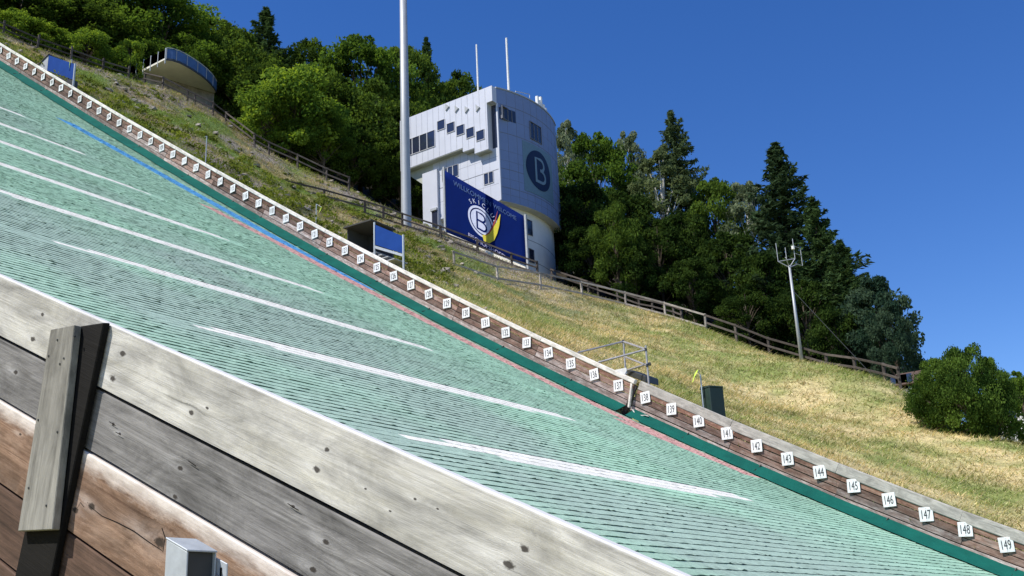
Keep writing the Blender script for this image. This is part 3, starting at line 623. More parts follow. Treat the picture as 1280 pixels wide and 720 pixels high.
# ---------------------------------------------------------------- judges' tower
def tower():
    C = np.array(at(620, 110, 80.0)); CX, CY, CZ = C
    root = empty('judges_tower', (CX-5, CY+4, CZ-16)); tag(root, 'white panelled judges tower with curved shaded side and round B emblem', 'tower')
    ox, oy, oz = CX, CY, CZ
    def part(mb, name, mat, parent=None, bevel=0, smooth=False):
        o = mb.build(name, mat, None, (ox, oy, oz), (0, 0, 0), bevel, smooth)
        if parent is None: keep(o, root)
        else: o.parent = parent; o.matrix_parent_inverse = Matrix.Translation(-Vector((ox, oy, oz))); 
        return o
    R = 10.9; cyc, cxc = 4.55, 1.0-R
    def arc(y, off=0): return cxc+math.sqrt((R+off)**2-(y-cyc)**2)
    def block(z0, z1, off, y0, y1, xl, n=24):
        m = MB(); ys = np.linspace(y0, y1, n+1); poly = [(xl, y1), (xl, y0)]+[(arc(y, off), y) for y in ys]; k = len(poly); b = len(m.v)
        m.v += [(x, y, z0) for x, y in poly]+[(x, y, z1) for x, y in poly]
        m.f.append(tuple(reversed(range(k)))); m.f.append(tuple(range(k, 2*k)))
        for i in range(k): m.f.append((i, (i+1) % k, k+(i+1) % k, k+i))
        return m
    FR = -.62                           # how far the upper front hangs out
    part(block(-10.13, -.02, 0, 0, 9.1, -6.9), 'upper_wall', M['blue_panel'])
    part(MB().box(-6.9, -.03, -.006, -.0008, -10.12, -1.43), 'front_wall', M['white_panel'])
    part(block(-17.5, -10.135, -.75, .5, 8.95, -6.6), 'lower_wall', M['plaster'])
    part(block(-10.16, -10.132, -.03, .03, 9.07, -6.85), 'soffit', M['concrete'])
    part(block(-.015, .10, .06, -.05, 9.15, -9.95), 'roof', M['grey_box'])
    # left wing of the upper storey, hung out towards the mats
    w = MB(); w.prism([(-10, -.02), (-10, -4.86), (-3.2, -4.72), (-3.2, -5.1), (-2.0, -5.1), (-2.0, -5.62), (-.58, -5.62), (-.58, -1.42), (.0, -1.42), (.0, -.02)], FR, -.004)
    part(w, 'front_bay', M['white_panel'])
    part(MB().box(-10, -6.905, 0, 6.5, -4.86, -.02), 'side_wing', M['white_panel'])
    part(MB().hexa([(-9.9, 0, -4.87), (-6.9, 0, -7.4), (-6.9, 6, -7.4), (-9.9, 6, -4.87), (-9.9, 0, -4.862), (-6.9, 0, -4.862), (-6.9, 6, -4.862), (-9.9, 6, -4.862)]), 'sloped_soffit', M['soffit'])
    part(MB().prism([(-9.95, -4.89), (-3.25, -4.75), (-3.25, -4.80), (-9.95, -4.93)], FR+.03, -.03), 'soffit_strip', M['soffit'])
    part(MB().prism([(-3.15, -5.12), (-2.05, -5.12), (-2.05, -5.16), (-3.15, -5.16)], FR+.03, -.03), 'soffit_strip', M['soffit'])
    part(MB().prism([(-1.95, -5.64), (-.62, -5.64), (-.62, -5.68), (-1.95, -5.68)], FR+.03, -.03), 'soffit_strip', M['soffit'])
    # curved bracket under the wing
    br = [(-9.0+1.7*(1-math.cos(a)), -5.4-2.9*math.sin(a)) for a in np.linspace(0, math.pi/2, 9)]
    part(MB().prism(br+[(x+.35, z+.25) for x, z in reversed(br)], 1.2, 4.6), 'bracket', M['white_panel'])
    # white stair wall at the left foot
    part(MB().box(-7.9, -6.3, -.25, 3.5, -13.6, -5.6), 'stair_wall', M['white_panel'])
    part(MB().box(-6.98, -6.32, -.42, -.255, -9.35, -9.15), 'awning', M['grey_box']); part(MB().box(-6.9, -6.35, -.30, -.252, -10.9, -9.4), 'stair_window', M['glass'])
    # panel seams, horizontal grooves
    f = root
    for z in (-1.42, -4.0, -7.25, -8.9):
        m = MB(); ys = np.linspace(.01, 9.08, 25)
        for a, b in zip(ys[:-1], ys[1:]): m.hexa([(arc(a, -.02), a, z-.02), (arc(a, .012), a, z-.02), (arc(b, .012), b, z-.02), (arc(b, -.02), b, z-.02), (arc(a, -.02), a, z+.02), (arc(a, .012), a, z+.02), (arc(b, .012), b, z+.02), (arc(b, -.02), b, z+.02)])
        part(m, 'seam', M['seam'])
    for z in (-2.7, -5.6, -6.5, -8.1, -9.5):
        m = MB(); ys = np.linspace(.01, 9.08, 25)
        for a, b in zip(ys[:-1], ys[1:]): m.hexa([(arc(a, -.02), a, z-.008), (arc(a, .008), a, z-.008), (arc(b, .008), b, z-.008), (arc(b, -.02), b, z-.008), (arc(a, -.02), a, z+.008), (arc(a, .008), a, z+.008), (arc(b, .008), b, z+.008), (arc(b, -.02), b, z+.008)])
        part(m, 'seam', M['seam'])
    for y in np.arange(.9, 9, .9):
        m = MB(); x = arc(y); m.box(x-.05, x+.006, y-.008, y+.008, -10.1, -.1); part(m, 'seam', M['seam'])
    for z in (-7.35, ): part(MB().box(-6.8, -.02, -.012, .02, z-.03, z+.03), 'seam', M['seam'])
    for z in (-6.2, -8.6): part(MB().box(-6.8, -.02, -.008, .02, z-.01, z+.01), 'seam', M['seam'])
    for x in np.arange(-6.2, -.3, .75): part(MB().box(x-.008, x+.008, -.007, .02, -10.1, -4.9), 'seam', M['seam'])
    for x in np.arange(-9.4, -.2, .62): part(MB().box(x-.009, x+.009, FR-.006, FR+.02, (-4.75 if x < -3.2 else -5.05 if x < -2 else -5.5), -.1), 'seam', M['seam'])
    for z in (-12.6, -14.4):
        m = MB(); ys = np.linspace(.55, 8.9, 25)
        for a, b in zip(ys[:-1], ys[1:]): m.hexa([(arc(a, -.78), a, z-.02), (arc(a, -.74), a, z-.02), (arc(b, -.74), b, z-.02), (arc(b, -.78), b, z-.02), (arc(a, -.78), a, z+.02), (arc(a, -.74), a, z+.02), (arc(b, -.74), b, z+.02), (arc(b, -.78), b, z+.02)])
        part(m, 'seam', M['seam'])
    # windows
    def win(x0, x1, z0, z1, y, n=1, name='window'):
        fr = MB(); t = .05; d0, d1 = y-.05, y+.02
        fr.box(x0-t, x1+t, d0, d1, z0-t, z0); fr.box(x0-t, x1+t, d0, d1, z1, z1+t*.4); fr.box(x0-t, x0, d0, d1, z0, z1); fr.box(x1, x1+t, d0, d1, z0, z1)
        for k in range(1, n): xm = x0+(x1-x0)*k/n; fr.box(xm-.035, xm+.035, d0, d1, z0, z1)
        wd = part(fr, name, M['trim'])
        for k in range(n):
            a = x0+(x1-x0)*k/n+(.035 if k else 0); b = x0+(x1-x0)*(k+1)/n-(.035 if k < n-1 else 0)
            p = MB().box(a, b, y-.012, y+.01, z0, z1).build('pane', M['glass'], wd)
    win(-9.45, -6.15, -3.65, -2.15, FR, 4)
    for i in range(5): win(-5.8+1.02*i, -5.03+1.02*i, -2.32-.565*i, -1.48-.565*i, FR)
    for i, (gx, gzz) in enumerate(((-4.85, -.35), (-3.85, -.85), (-2.8, -1.25), (-1.65, -1.5))):
        part(MB().prism([(gx, gzz+.25), (gx+.38, gzz-.12), (gx, gzz-.42)], FR-.10, FR-.003), 'shadow_fin', M['grey_box'])  # grey fins added to stand for triangular shadow notches on the front
    win(-1.55, -.65, -8.35, -7.45+.05, 0, 2); win(-5.9, -4.2, -6.75, -5.7, 0, 3)
    # recess with the corner glazing
    part(MB().box(-.56, -.05, -.02, .02, -5.4, -1.5), 'recess_pane', M['glass'])
    part(MB().box(-.04, .10, -.08, .05, -10.1, -1.44), 'corner_trim', M['white_panel'])
    # windows on the curved side
    def cwin(y0, y1, z0, z1, off=0, n=2):
        fr = MB(); t = .05
        for a, b, c, d in ((y0-t, y1+t, z0-t, z0), (y0-t, y1+t, z1, z1+t), (y0-t, y0, z0, z1), (y1, y1+t, z0, z1)): fr.box(arc((y0+y1)/2, off)-.12, arc((y0+y1)/2, off)+.06, a, b, c, d)
        for k in range(1, n): ym = y0+(y1-y0)*k/n; fr.box(arc(ym, off)-.1, arc(ym, off)+.05, ym-.03, ym+.03, z0, z1)
        wd = part(fr, 'window', M['seam'])
        for k in range(n):
            a = y0+(y1-y0)*k/n; b = y0+(y1-y0)*(k+1)/n; am = (a+b)/2
            MB().hexa([(arc(a, off)-.1, a, z0), (arc(a, off)+.015, a, z0), (arc(b, off)+.015, b, z0), (arc(b, off)-.1, b, z0), (arc(a, off)-.1, a, z1), (arc(a, off)+.015, a, z1), (arc(b, off)+.015, b, z1), (arc(b, off)-.1, b, z1)]).build('pane', M['glass'], wd)
    cwin(.18, 1.75, -2.8, -1.72, 0, 4); cwin(3.4, 5.0, -3.65, -2.1, 0, 3)
    cwin(3.3, 4.0, -12.1, -10.85, -.75, 1); cwin(3.4, 4.05, -14.5, -13.4, -.75, 1)
    # round emblem on a teal square
    def curved(pts2, off, n=1): return [(arc(y, off), y, z) for y, z in pts2]
    cy, cz = 4.42, -6.35
    m = MB(); ys = np.linspace(2.35, 6.75, 17)
    for a, b in zip(ys[:-1], ys[1:]): m.hexa([(arc(a, .005), a, cz-2.35), (arc(a, .03), a, cz-2.35), (arc(b, .03), b, cz-2.35), (arc(b, .005), b, cz-2.35), (arc(a, .005), a, cz+2.2), (arc(a, .03), a, cz+2.2), (arc(b, .03), b, cz+2.2), (arc(b, .005), b, cz+2.2)])
    em = part(m, 'emblem', M['logo_teal'])
    m = MB(); yy = cy-1.8*np.cos(np.linspace(.02, math.pi-.02, 33))
    for q in yy: hz = math.sqrt(max(0, 1.8**2-(q-cy)**2)); m.v += [(arc(q, .05), q, cz-hz), (arc(q, .05), q, cz+hz)]
    m.f = [(2*k, 2*k+2, 2*k+3, 2*k+1) for k in range(32)]
    m.build('disc', M['logo_navy'], em)
    def stroke(pl, wd, off, mat, name):
        m = MB(); pl = np.array(pl, float)
        for i in range(len(pl)):
            d = pl[min(i+1, len(pl)-1)]-pl[max(i-1, 0)]; d /= np.hypot(*d); nn = np.array([-d[1], d[0]])*wd/2
            for q in (pl[i]-nn, pl[i]+nn): m.v.append((arc(q[0], off), q[0], q[1]))
            if i: k = 2*i; m.f.append((k-2, k-1, k+1, k))
        m.build(name, mat, em)
    Bp = [(-.55, -1.05), (-.55, 1.05), (.15, 1.05)]+[(.15+.5*math.sin(a), .55+.5*math.cos(a)) for a in np.linspace(.2, math.pi-.2, 8)]+[(.05, .03)]
    stroke([(cy+a, cz+b) for a, b in Bp], .26, .075, M['logo_grey'], 'letter_stroke')
    Bq = [(.05, .03), (.25, .03)]+[(.25+.55*math.sin(a), -.52+.53*math.cos(a)) for a in np.linspace(.2, math.pi-.2, 8)]+[(.15, -1.05), (-.68, -1.05)]
    stroke([(cy+a, cz+b) for a, b in Bq], .26, .077, M['logo_grey'], 'letter_stroke')
    # roof gear
    for px0, py0, pyt, r in ((598, 121, 56, .09), (636, 113, 48, .11)):
        v = np.array(on_y(px0, py0, CY+2.2)); t = np.array(on_y(px0-(3 if px0 < 610 else 4), pyt, CY+2.2))
        keep(MB().tube([(v[0], CY+2.2, CZ+.05), (v[0], CY+2.2, t[2])], [r, r*.8], 8).build('roof_mast', M['white_plate'], None, (0, 0, 0)), root)
    for k, (y, h, r) in enumerate(((5.6, 1.25, .16), (6.0, 1.05, .14), (6.3, 1.5, .15), (6.7, .9, .2), (7.2, .8, .2), (7.7, .6, .15))):
        part(MB().tube([(arc(y)-.5, y, .1), (arc(y)-.5, y, .1+h)], r, 8), 'antenna', M['plaster'])
    part(MB().tube([(arc(3)-.4, 2.0, .12), (arc(3)-.4, 2.2, .45), (arc(4)-.4, 4.2, .95), (arc(4)-.4, 4.2, .6)], .035, 6), 'roof_rail', M['galv'])
    return C
TC_ = tower()

def banner():
    Y = 62.6
    a, b, c, d = [np.array(on_y(px, py, Y)) for px, py in ((556, 213), (655, 270), (655, 333), (556, 291))]
    root = empty('banner', tuple(d)); tag(root, 'large dark blue sloping welcome banner with B logo below the tower', 'banner')
    L = b[0]-a[0]; hL = a[2]-d[2]; sh = (b[2]-a[2])/L; hR = b[2]-c[2]
    def uv(u, v): x = u*L; return (x, 0, -hL+ v*(hL+(hR-hL)*u)+sh*x+(0 if v else 0)+ (1-v)*0)
    def P(u, v, y=0):                   # u along, v up, both 0..1
        x = u*L; top = sh*x; bot = top-(hL+(hR-hL)*u); return (x, y, bot+(top-bot)*v)
    n = 14; V = []; Fq = []
    for i in range(n+1):
        for j in range(9):
            u, v = i/n, j/8; V.append(P(u, v, .03*math.sin(u*9+v*3)*math.sin(math.pi*v)))
    for i in range(n):
        for j in range(8): k = i*9+j; Fq.append((k, k+9, k+10, k+1))
    sheet = link('sheet', np_mesh('sheet', V, Fq, M['banner_blue'], None, True)); sheet.location = tuple(a); keep(sheet, root)
    mod = sheet.modifiers.new('thick', 'SOLIDIFY'); mod.thickness = .012; mod.offset = 1
    def place(me, name, x0, z0, shear=True, rot=0, parent=sheet):
        v = np.empty(len(me.vertices)*3); me.vertices.foreach_get('co', v); v = v.reshape(-1, 3)
        if rot: cc, ss = math.cos(rot), math.sin(rot); v[:, 0], v[:, 2] = v[:, 0]*cc-v[:, 2]*ss, v[:, 0]*ss+v[:, 2]*cc
        v[:, 0] += x0; v[:, 2] += z0
        v[:, 2] += sh*v[:, 0]; v[:, 1] -= .06
        me.vertices.foreach_set('co', v.astype(np.float32).ravel()); me.update(); link(name, me, parent)
    place(text_mesh('WILLKOMMEN', .60, M['print_faint'], .004, .92), 'lettering', L*.36, -.62)
    place(text_mesh('WELCOME', .48, M['print_faint'], .004, .9), 'lettering', L*.77, -.58)
    place(text_mesh('BISCHOFSHOFEN', .50, M['print_pink'], .004, .95), 'lettering', L*.54, -4.35)
    cx, cz, r = L*.465, -2.62, 1.22
    for k, ch in enumerate('SKICLUB'):
        ang = math.radians(128-16.5*k); place(text_mesh(ch, .5, M['print_white'], .004, .9), 'lettering', cx+(r+.33)*math.cos(ang), cz+(r+.33)*math.sin(ang), True, ang-math.pi/2)
    def disc(r0, r1, mat, y, name, sx=1.0):
        m = MB(); K = 40
        for k in range(K):
            t = 2*math.pi*k/K; m.v += [(cx+r0*math.cos(t)*sx, y, cz+r0*math.sin(t)), (cx+r1*math.cos(t)*sx, y, cz+r1*math.sin(t))]
        for k in range(K): i, j = 2*k, 2*((k+1) % K); m.f.append((i, i+1, j+1, j))
        me = m.mesh(name, mat); v = [(p[0], p[1], p[2]+sh*p[0]) for p in m.v]
        me.vertices.foreach_set('co', np.array(v, np.float32).ravel()); me.update(); link(name, me, sheet)
    disc(1.05, 1.22, M['print_white'], -.062, 'logo_ring'); disc(.001, .95, M['print_white'], -.060, 'logo_disc')
    def strip(pl, wd, y, mat, name):
        m = MB(); pl = np.array(pl, float); wd = np.broadcast_to(wd, len(pl))
        for i in range(len(pl)):
            d_ = pl[min(i+1, len(pl)-1)]-pl[max(i-1, 0)]; d_ /= np.hypot(*d_); nn = np.array([-d_[1], d_[0]])*wd[i]/2
            for q in (pl[i]-nn, pl[i]+nn): m.v.append((q[0], y, q[1]+sh*q[0]))
            if i: k = 2*i; m.f.append((k-2, k-1, k+1, k))
        m.build(name, mat, sheet)
    B1 = [(-.36, -.68), (-.36, .68), (.08, .68)]+[(.08+.32*math.sin(t), .36+.32*math.cos(t)) for t in np.linspace(.2, math.pi-.2, 7)]+[(-.3, .03)]
    B2 = [(-.3, .03), (.14, .03)]+[(.14+.36*math.sin(t), -.33+.35*math.cos(t)) for t in np.linspace(.2, math.pi-.2, 7)]+[(-.42, -.68)]
    for Bx, yy in ((B1, -.070), (B2, -.072)): strip([(cx+p, cz+q) for p, q in Bx], .15, yy, M['banner_blue'], 'letter_stroke')
    sw = [(cx+.15, cz-1.25), (cx+.55, cz-1.12), (cx+.95, cz-.7), (cx+1.3, cz-.05), (cx+1.6, cz+.7), (cx+1.85, cz+1.6)]
    strip(sw, [.45, .62, .60, .46, .28, .04], -.078, M['print_yellow'], 'swoosh')
    strip([(p-.22, q+.16) for p, q in sw[1:]], [.03, .10, .14, .10, .02], -.084, M['print_red'], 'swoosh')
    for u in (0, 1):
        p = P(u, 0); q = P(u, 1); x = p[0]+(-.14 if u == 0 else .09)
        o = MB().bar((x, .05, p[2]-1.2), (x, .05, q[2]+(.35 if u == 0 else .1)), .16, .16, (0, 1, 0)).build('post', M['grey_box'], None, tuple(a)); keep(o, root)
    # concrete footing along the lower hem
    o = MB().hexa([(0, -.15, P(0, 0)[2]-.5), (L, -.15, P(1, 0)[2]-.5), (L, .3, P(1, 0)[2]-.5), (0, .3, P(0, 0)[2]-.5), (0, -.15, P(0, 0)[2]-.12), (L, -.15, P(1, 0)[2]-.12), (L, .3, P(1, 0)[2]-.12), (0, .3, P(0, 0)[2]-.12)]).build('footing', M['concrete'], None, tuple(a)); keep(o, root)
banner()

# ---------------------------------------------------------------- floodlight pole and lattice mast
def pole():
    b = at(508, 278, 74.0); x, y = b[0], b[1]; z = gz(x, y); b0 = np.array((x, y, z))
    t = at(498, -60, 74.0)
    o = MB().tube([(0, 0, -.5), (0, 0, .0), (0, 0, 8.0), (0, 0, t[2]-z+3)], [.38, .38, .34, .25], 20).build('shaft', M['pole'], None, (x, y, z), smooth=True)
    root = empty('floodlight_pole', (x, y, z)); tag(root, 'tall pale grey steel pole rising beside the judges tower', 'pole'); keep(o, root)
    for zz in (6.2, 13.0): keep(MB().tube([(0, 0, zz), (0, 0, zz+.12)], [.40-.01*zz, .40-.01*zz], 20).build('clamp_band', M['dark_metal'], None, (x, y, z)), root)
    top = t[2]-z+3
    keep(MB().box(-1.2, 1.2, -.1, .1, top, top+.15).build('crossarm', M['pole'], None, (x, y, z)), root)
    for k in (-1, 0, 1): keep(MB().box(k*.9-.25, k*.9+.25, -.35, -.12, top-.1, top+.5).build('floodlight', M['dark_metal'], None, (x, y, z), bevel=.03), root)
pole()
def mast():
    b = at(1003, 458, 62.0); x, y = b[0], b[1]; z = gz(x, y); root = empty('lattice_mast', (x, y, z)); tag(root, 'slim grey mast with forked antenna frame on the grassy crest', 'mast')
    H = at(986, 332, 62.0)[2]-z
    keep(MB().tube([(0, 0, -.4), (0, 0, H)], [.115, .07], 10).build('shaft', M['pole'], None, (x, y, z), smooth=True), root)
    r = Vector((_r0[0], _r0[1], 0)); f = Vector((-r.y, r.x, 0))
    def P(a, b_, c): return r*a+f*b_+Vector((0, 0, H+c))
    for s in ((-.62, 0, .28), (.42, .1, .45), (.62, .6, .25), (-.3, -.5, .35)): keep(MB().tube([P(0, 0, -.12), P(*s)], .028, 6).build('arm', M['pole'], None, (x, y, z)), root)
    keep(MB().tube([P(-.62, 0, .28), P(.42, .1, .45)], .026, 6).build('arm', M['pole'], None, (x, y, z)), root)
    for s, h in (((-.62, 0, .28), 1.15), ((.42, .1, .45), 1.25), ((.95, .6, .15), 1.1), ((-.05, .2, .35), .85)): keep(MB().tube([P(*s), P(s[0], s[1], s[2]+h)], .022, 6).build('aerial', M['pole'], None, (x, y, z)), root)
    for c in (.15, .8, 1.25): keep(MB().tube([P(.42, .1, c), P(.95, .6, c)], .018, 6).build('aerial_rung', M['pole'], None, (x, y, z)), root)
    keep(MB().tube([P(.36, 0, 1.0), P(.36, 0, 1.2)], .1, 10).build('lamp', M['white_plate'], None, (x, y, z)), root)
    e = at(1098, 483, 55.5); g = Vector((e[0], e[1], gz(e[0], e[1])))-Vector((x, y, z))
    keep(MB().tube([Vector((0, 0, H*.75)), g], .010, 5).build('guy_wire', M['dark_metal'], None, (x, y, z)), root)
mast()

# ---------------------------------------------------------------- cabins, platform, scaffold, bin, wind ribbons
def cabin_low():
    # roofed stand with a blue side sheet beside the board
    A = at(433, 300, 45.5); B_ = at(478, 318, 44.8)
    b = at(462, 322, 41.2); x, y = b[0], b[1]; z = gz(x, y); root = empty('spectator_cabin', (x, y, z)); tag(root, 'small open stand with dark sloping roof and blue side sheet behind the barrier', 'cabin')
    Y = y
    pts = {k: np.array(on_y(px, py, Y)) for k, (px, py) in dict(rl=(432, 286), rt=(466, 276), bt=(469, 281), br=(503, 295), brb=(502, 317), bb=(469, 306), ll=(438, 291), lb=(440, 305)).items()}
    o = Vector((x, y, z)); loc = lambda k, dy=0: (pts[k][0]-x, dy, pts[k][2]-z)
    rl, rt, bt, br, brb, bb = [loc(k) for k in ('rl', 'rt', 'bt', 'br', 'brb', 'bb')]
    dp = 1.3
    def add(m, n, mat, bev=0): return keep(m.build(n, mat, None, (x, y, z), bevel=bev), root)
    add(MB().hexa([(rl[0]-.05, -.1, rl[2]), (rt[0], -.1, rt[2]), (rt[0], dp+.1, rt[2]+.0), (rl[0]-.05, dp+.1, rl[2]), (rl[0]-.05, -.1, rl[2]+.06), (rt[0], -.1, rt[2]+.06), (rt[0], dp+.1, rt[2]+.06), (rl[0]-.05, dp+.1, rl[2]+.06)]), 'roof', M['roof_dark'])
    add(MB().hexa([(bt[0], 0, bb[2]), (br[0], 0, brb[2]), (br[0], .03, brb[2]), (bt[0], .03, bb[2]), (bt[0], 0, bt[2]), (br[0], 0, br[2]), (br[0], .03, br[2]), (bt[0], .03, bt[2])]), 'side_sheet', M['sheet_blue'])
    for xx, zt in ((bt[0]-.04, bt[2]+.12), (br[0]+.04, br[2]+.04)): add(MB().box(xx-.03, xx+.03, -.03, .03, -1.2, zt), 'post', M['galv'])
    for xx in (rl[0]+.1, rt[0]-.1): add(MB().box(xx-.035, xx+.035, dp-.05, dp+.02, -1.0, rl[2]+.1), 'post', M['dark_metal'])
    add(MB().box(rl[0]+.1, rt[0]-.06, dp-.02, dp+.02, -.9, rl[2]+.05), 'back_wall', M['dark_metal'])
    add(MB().box(rl[0]+.05, rl[0]+.09, .05, dp-.04, -.9, rl[2]-.02), 'side_wall', M['dark_metal'])
    add(MB().hexa([(bt[0], -.03, bb[2]-.16), (br[0], -.03, brb[2]-.14), (br[0], 0.06, brb[2]-.14), (bt[0], 0.06, bb[2]-.16), (bt[0], -.03, bb[2]-.04), (br[0], -.03, brb[2]-.03), (br[0], 0.06, brb[2]-.03), (bt[0], 0.06, bb[2]-.04)]), 'rail', M['galv'])
    for k in range(4):
        zz = bb[2]-.25-.17*k; x0 = rl[0]+.3+.32*k
        add(MB().box(x0, x0+1.3, .1, .9, zz-.04, zz), 'step', M['grey_box'])
cabin_low()
def cabin_high():
    b = at(80, 99, 57.3); x, y = b[0], b[1]; z = gz(x, y); root = empty('spectator_cabin', (x, y, z)); tag(root, 'closed grey box cabin with blue front near the top of the barrier', 'cabin')
    P = lambda px, py: np.array(on_y(px, py, y))-np.array((x, y, z))
    tl, tr, brr, bl = P(61, 69), P(93, 80), P(92, 99), P(61, 87); L0 = P(44, 79)
    def add(m, n, mat, bev=0): return keep(m.build(n, mat, None, (x, y, z), bevel=bev), root)
    add(MB().hexa([(tl[0], 0, bl[2]), (tr[0], 0, brr[2]), (tr[0], .03, brr[2]), (tl[0], .03, bl[2]), (tl[0], 0, tl[2]), (tr[0], 0, tr[2]), (tr[0], .03, tr[2]), (tl[0], .03, tl[2])]), 'front_sheet', M['sheet_blue'])
    add(MB().hexa([(tl[0]-1.6, .0, bl[2]-.4), (tl[0]-.02, 0, bl[2]-.4), (tl[0]-.02, 1.5, bl[2]-.4), (tl[0]-1.6, 1.5, bl[2]-.4), (tl[0]-1.6, 0, tl[2]-.55), (tl[0]-.02, 0, tl[2]), (tl[0]-.02, 1.5, tl[2]), (tl[0]-1.6, 1.5, tl[2]-.55)]), 'side_wall', M['grey_box'])
    add(MB().hexa([(tl[0]-1.7, -.05, tl[2]-.56), (tl[0]+.02, -.05, tl[2]+.02), (tl[0]+.02, 1.55, tl[2]+.02), (tl[0]-1.7, 1.55, tl[2]-.56), (tl[0]-1.7, -.05, tl[2]-.50), (tl[0]+.02, -.05, tl[2]+.07), (tl[0]+.02, 1.55, tl[2]+.07), (tl[0]-1.7, 1.55, tl[2]-.50)]), 'roof', M['roof_dark'])
    add(MB().hexa([(tl[0], .04, bl[2]-.5), (tr[0], .04, brr[2]-.5), (tr[0], .3, brr[2]-.5), (tl[0], .3, bl[2]-.5), (tl[0], .04, bl[2]-.02), (tr[0], .04, brr[2]-.02), (tr[0], .3, brr[2]-.02), (tl[0], .3, bl[2]-.02)]), 'plinth', M['dark_metal'])
    add(MB().box(tr[0]+.01, tr[0]+.08, -.02, .06, brr[2]-.6, tr[2]+.02), 'post', M['galv'])
cabin_high()
def platform():
    # curved viewing platform jutting out from the hillside under the trees; level deck, rounded front
    K = at(207, 74, 86.0); x, y, z = K
    root = empty('viewing_platform', (x, y, z-2)); tag(root, 'curved concrete viewing platform with blue parapet sheets before the trees', 'platform')
    lev = lambda px, py: np.array((ray(px, py)*z/ray(px, py)[2])[:2])
    front = [lev(*q) for q in ((207, 74), (215, 75), (224, 78), (233, 82.5), (242, 88), (250, 93.5), (257, 99), (263, 105), (267, 110), (270, 115))]
    for _ in range(1):
        f2 = [front[0]]
        for p, q in zip(front[:-1], front[1:]): f2 += [(p+q)/2, q]
        front = f2
    n = len(front); pa, pb = front[0], front[-1]; ts = np.linspace(0, 1, n); zf = lambda t: z
    dr = np.array([0., 1.]); nr = np.array([1., 0.])
    back = [np.array([pa[0]-3.2+(pb[0]+3.0-pa[0])*t, pa[1]+(pb[1]-pa[1])*t]) for t in ts]
    P3 = lambda p, zz: (p[0]-x, p[1]-y, zz-z)
    m = MB()
    for i in range(n-1):
        f0, f1, b0, b1 = front[i], front[i+1], back[i], back[i+1]
        m.hexa([P3(f0, z), P3(f1, z), P3(b1, z-.05), P3(b0, z-.05), P3(f0, z+.16), P3(f1, z+.16), P3(b1, z+.16), P3(b0, z+.16)])
    keep(m.build('deck', M['concrete'], None, (x, y, z)), root)
    b0, b1 = back[0], back[-1]; sh_ = np.array([-.05, 0.]); dp = np.array([-3.0, 0.])
    keep(MB().hexa([P3(b0+sh_, z-3.2), P3(b1+sh_, z-4.5), P3(b1+dp, z-4.5), P3(b0+dp, z-3.2), P3(b0+sh_, z-.06), P3(b1+sh_, z-.06), P3(b1+dp, z-.06), P3(b0+dp, z-.06)]).build('abutment', plain('grey_rubble', (.24, .22, .19), .95, 0, .1, .45, 2.5, .8), None, (x, y, z)), root)
    m = MB()
    for i in range(n-1):
        t0, t1 = ts[i], ts[i+1]; f0, f1 = front[i]+nr*.04, front[i+1]+nr*.04; g0, g1 = f0+nr*.05, f1+nr*.05
        m.hexa([P3(g0, zf(t0)-.12), P3(g1, zf(t1)-.12), P3(f1, zf(t1)-.12), P3(f0, zf(t0)-.12), P3(g0, zf(t0)+.06), P3(g1, zf(t1)+.06), P3(f1, zf(t1)+.06), P3(f0, zf(t0)+.06)])
    keep(m.build('edge_beam', M['dark_metal'], None, (x, y, z)), root)
    for i in range(0, n-1, 3):
        m = MB(); j = min(i+3, n-1)
        for k in range(i, j):
            t0, t1 = ts[k], ts[k+1]; f0, f1 = front[k]+nr*.03, front[k+1]+nr*.03; g0, g1 = f0+nr*.03, f1+nr*.03
            m.hexa([P3(g0, zf(t0)+.1), P3(g1, zf(t1)+.1), P3(f1, zf(t1)+.1), P3(f0, zf(t0)+.1), P3(g0, zf(t0)+1.02), P3(g1, zf(t1)+1.02), P3(f1, zf(t1)+1.02), P3(f0, zf(t0)+1.02)])
        keep(m.build('parapet_sheet', M['parapet'], None, (x, y, z)), root)
        f = front[i]+nr*.09; keep(MB().bar(P3(f, zf(ts[i])), P3(f, zf(ts[i])+1.06), .04, .04, (0, 1, 0)).build('parapet_post', M['grey_box'], None, (x, y, z)), root)
    m = MB()
    m.tube([P3(front[i]+nr*.06, zf(ts[i])+1.1) for i in range(n)], .03, 6); keep(m.build('handrail', M['galv'], None, (x, y, z)), root)
    # glazed side rail running back to the path on the left
    prev = None
    for k in range(6):
        q = pa-nr*(.05+1.0*k); zz = z
        keep(MB().bar(P3(q, zz-.4), P3(q, zz+1.1), .07, .07, (0, 1, 0)).build('parapet_post', M['galv'], None, (x, y, z)), root)
        if prev is not None:
            (q0, z0) = prev; keep(MB().hexa([P3(q0, z0+.15), P3(q, zz+.15), P3(q+nr*.02, zz+.15), P3(q0+nr*.02, z0+.15), P3(q0, z0+1.0), P3(q, zz+1.0), P3(q+nr*.02, zz+1.0), P3(q0+nr*.02, z0+1.0)]).build('glass_panel', M['glass_clear'], None, (x, y, z)), root)
        prev = (q, zz)
platform()
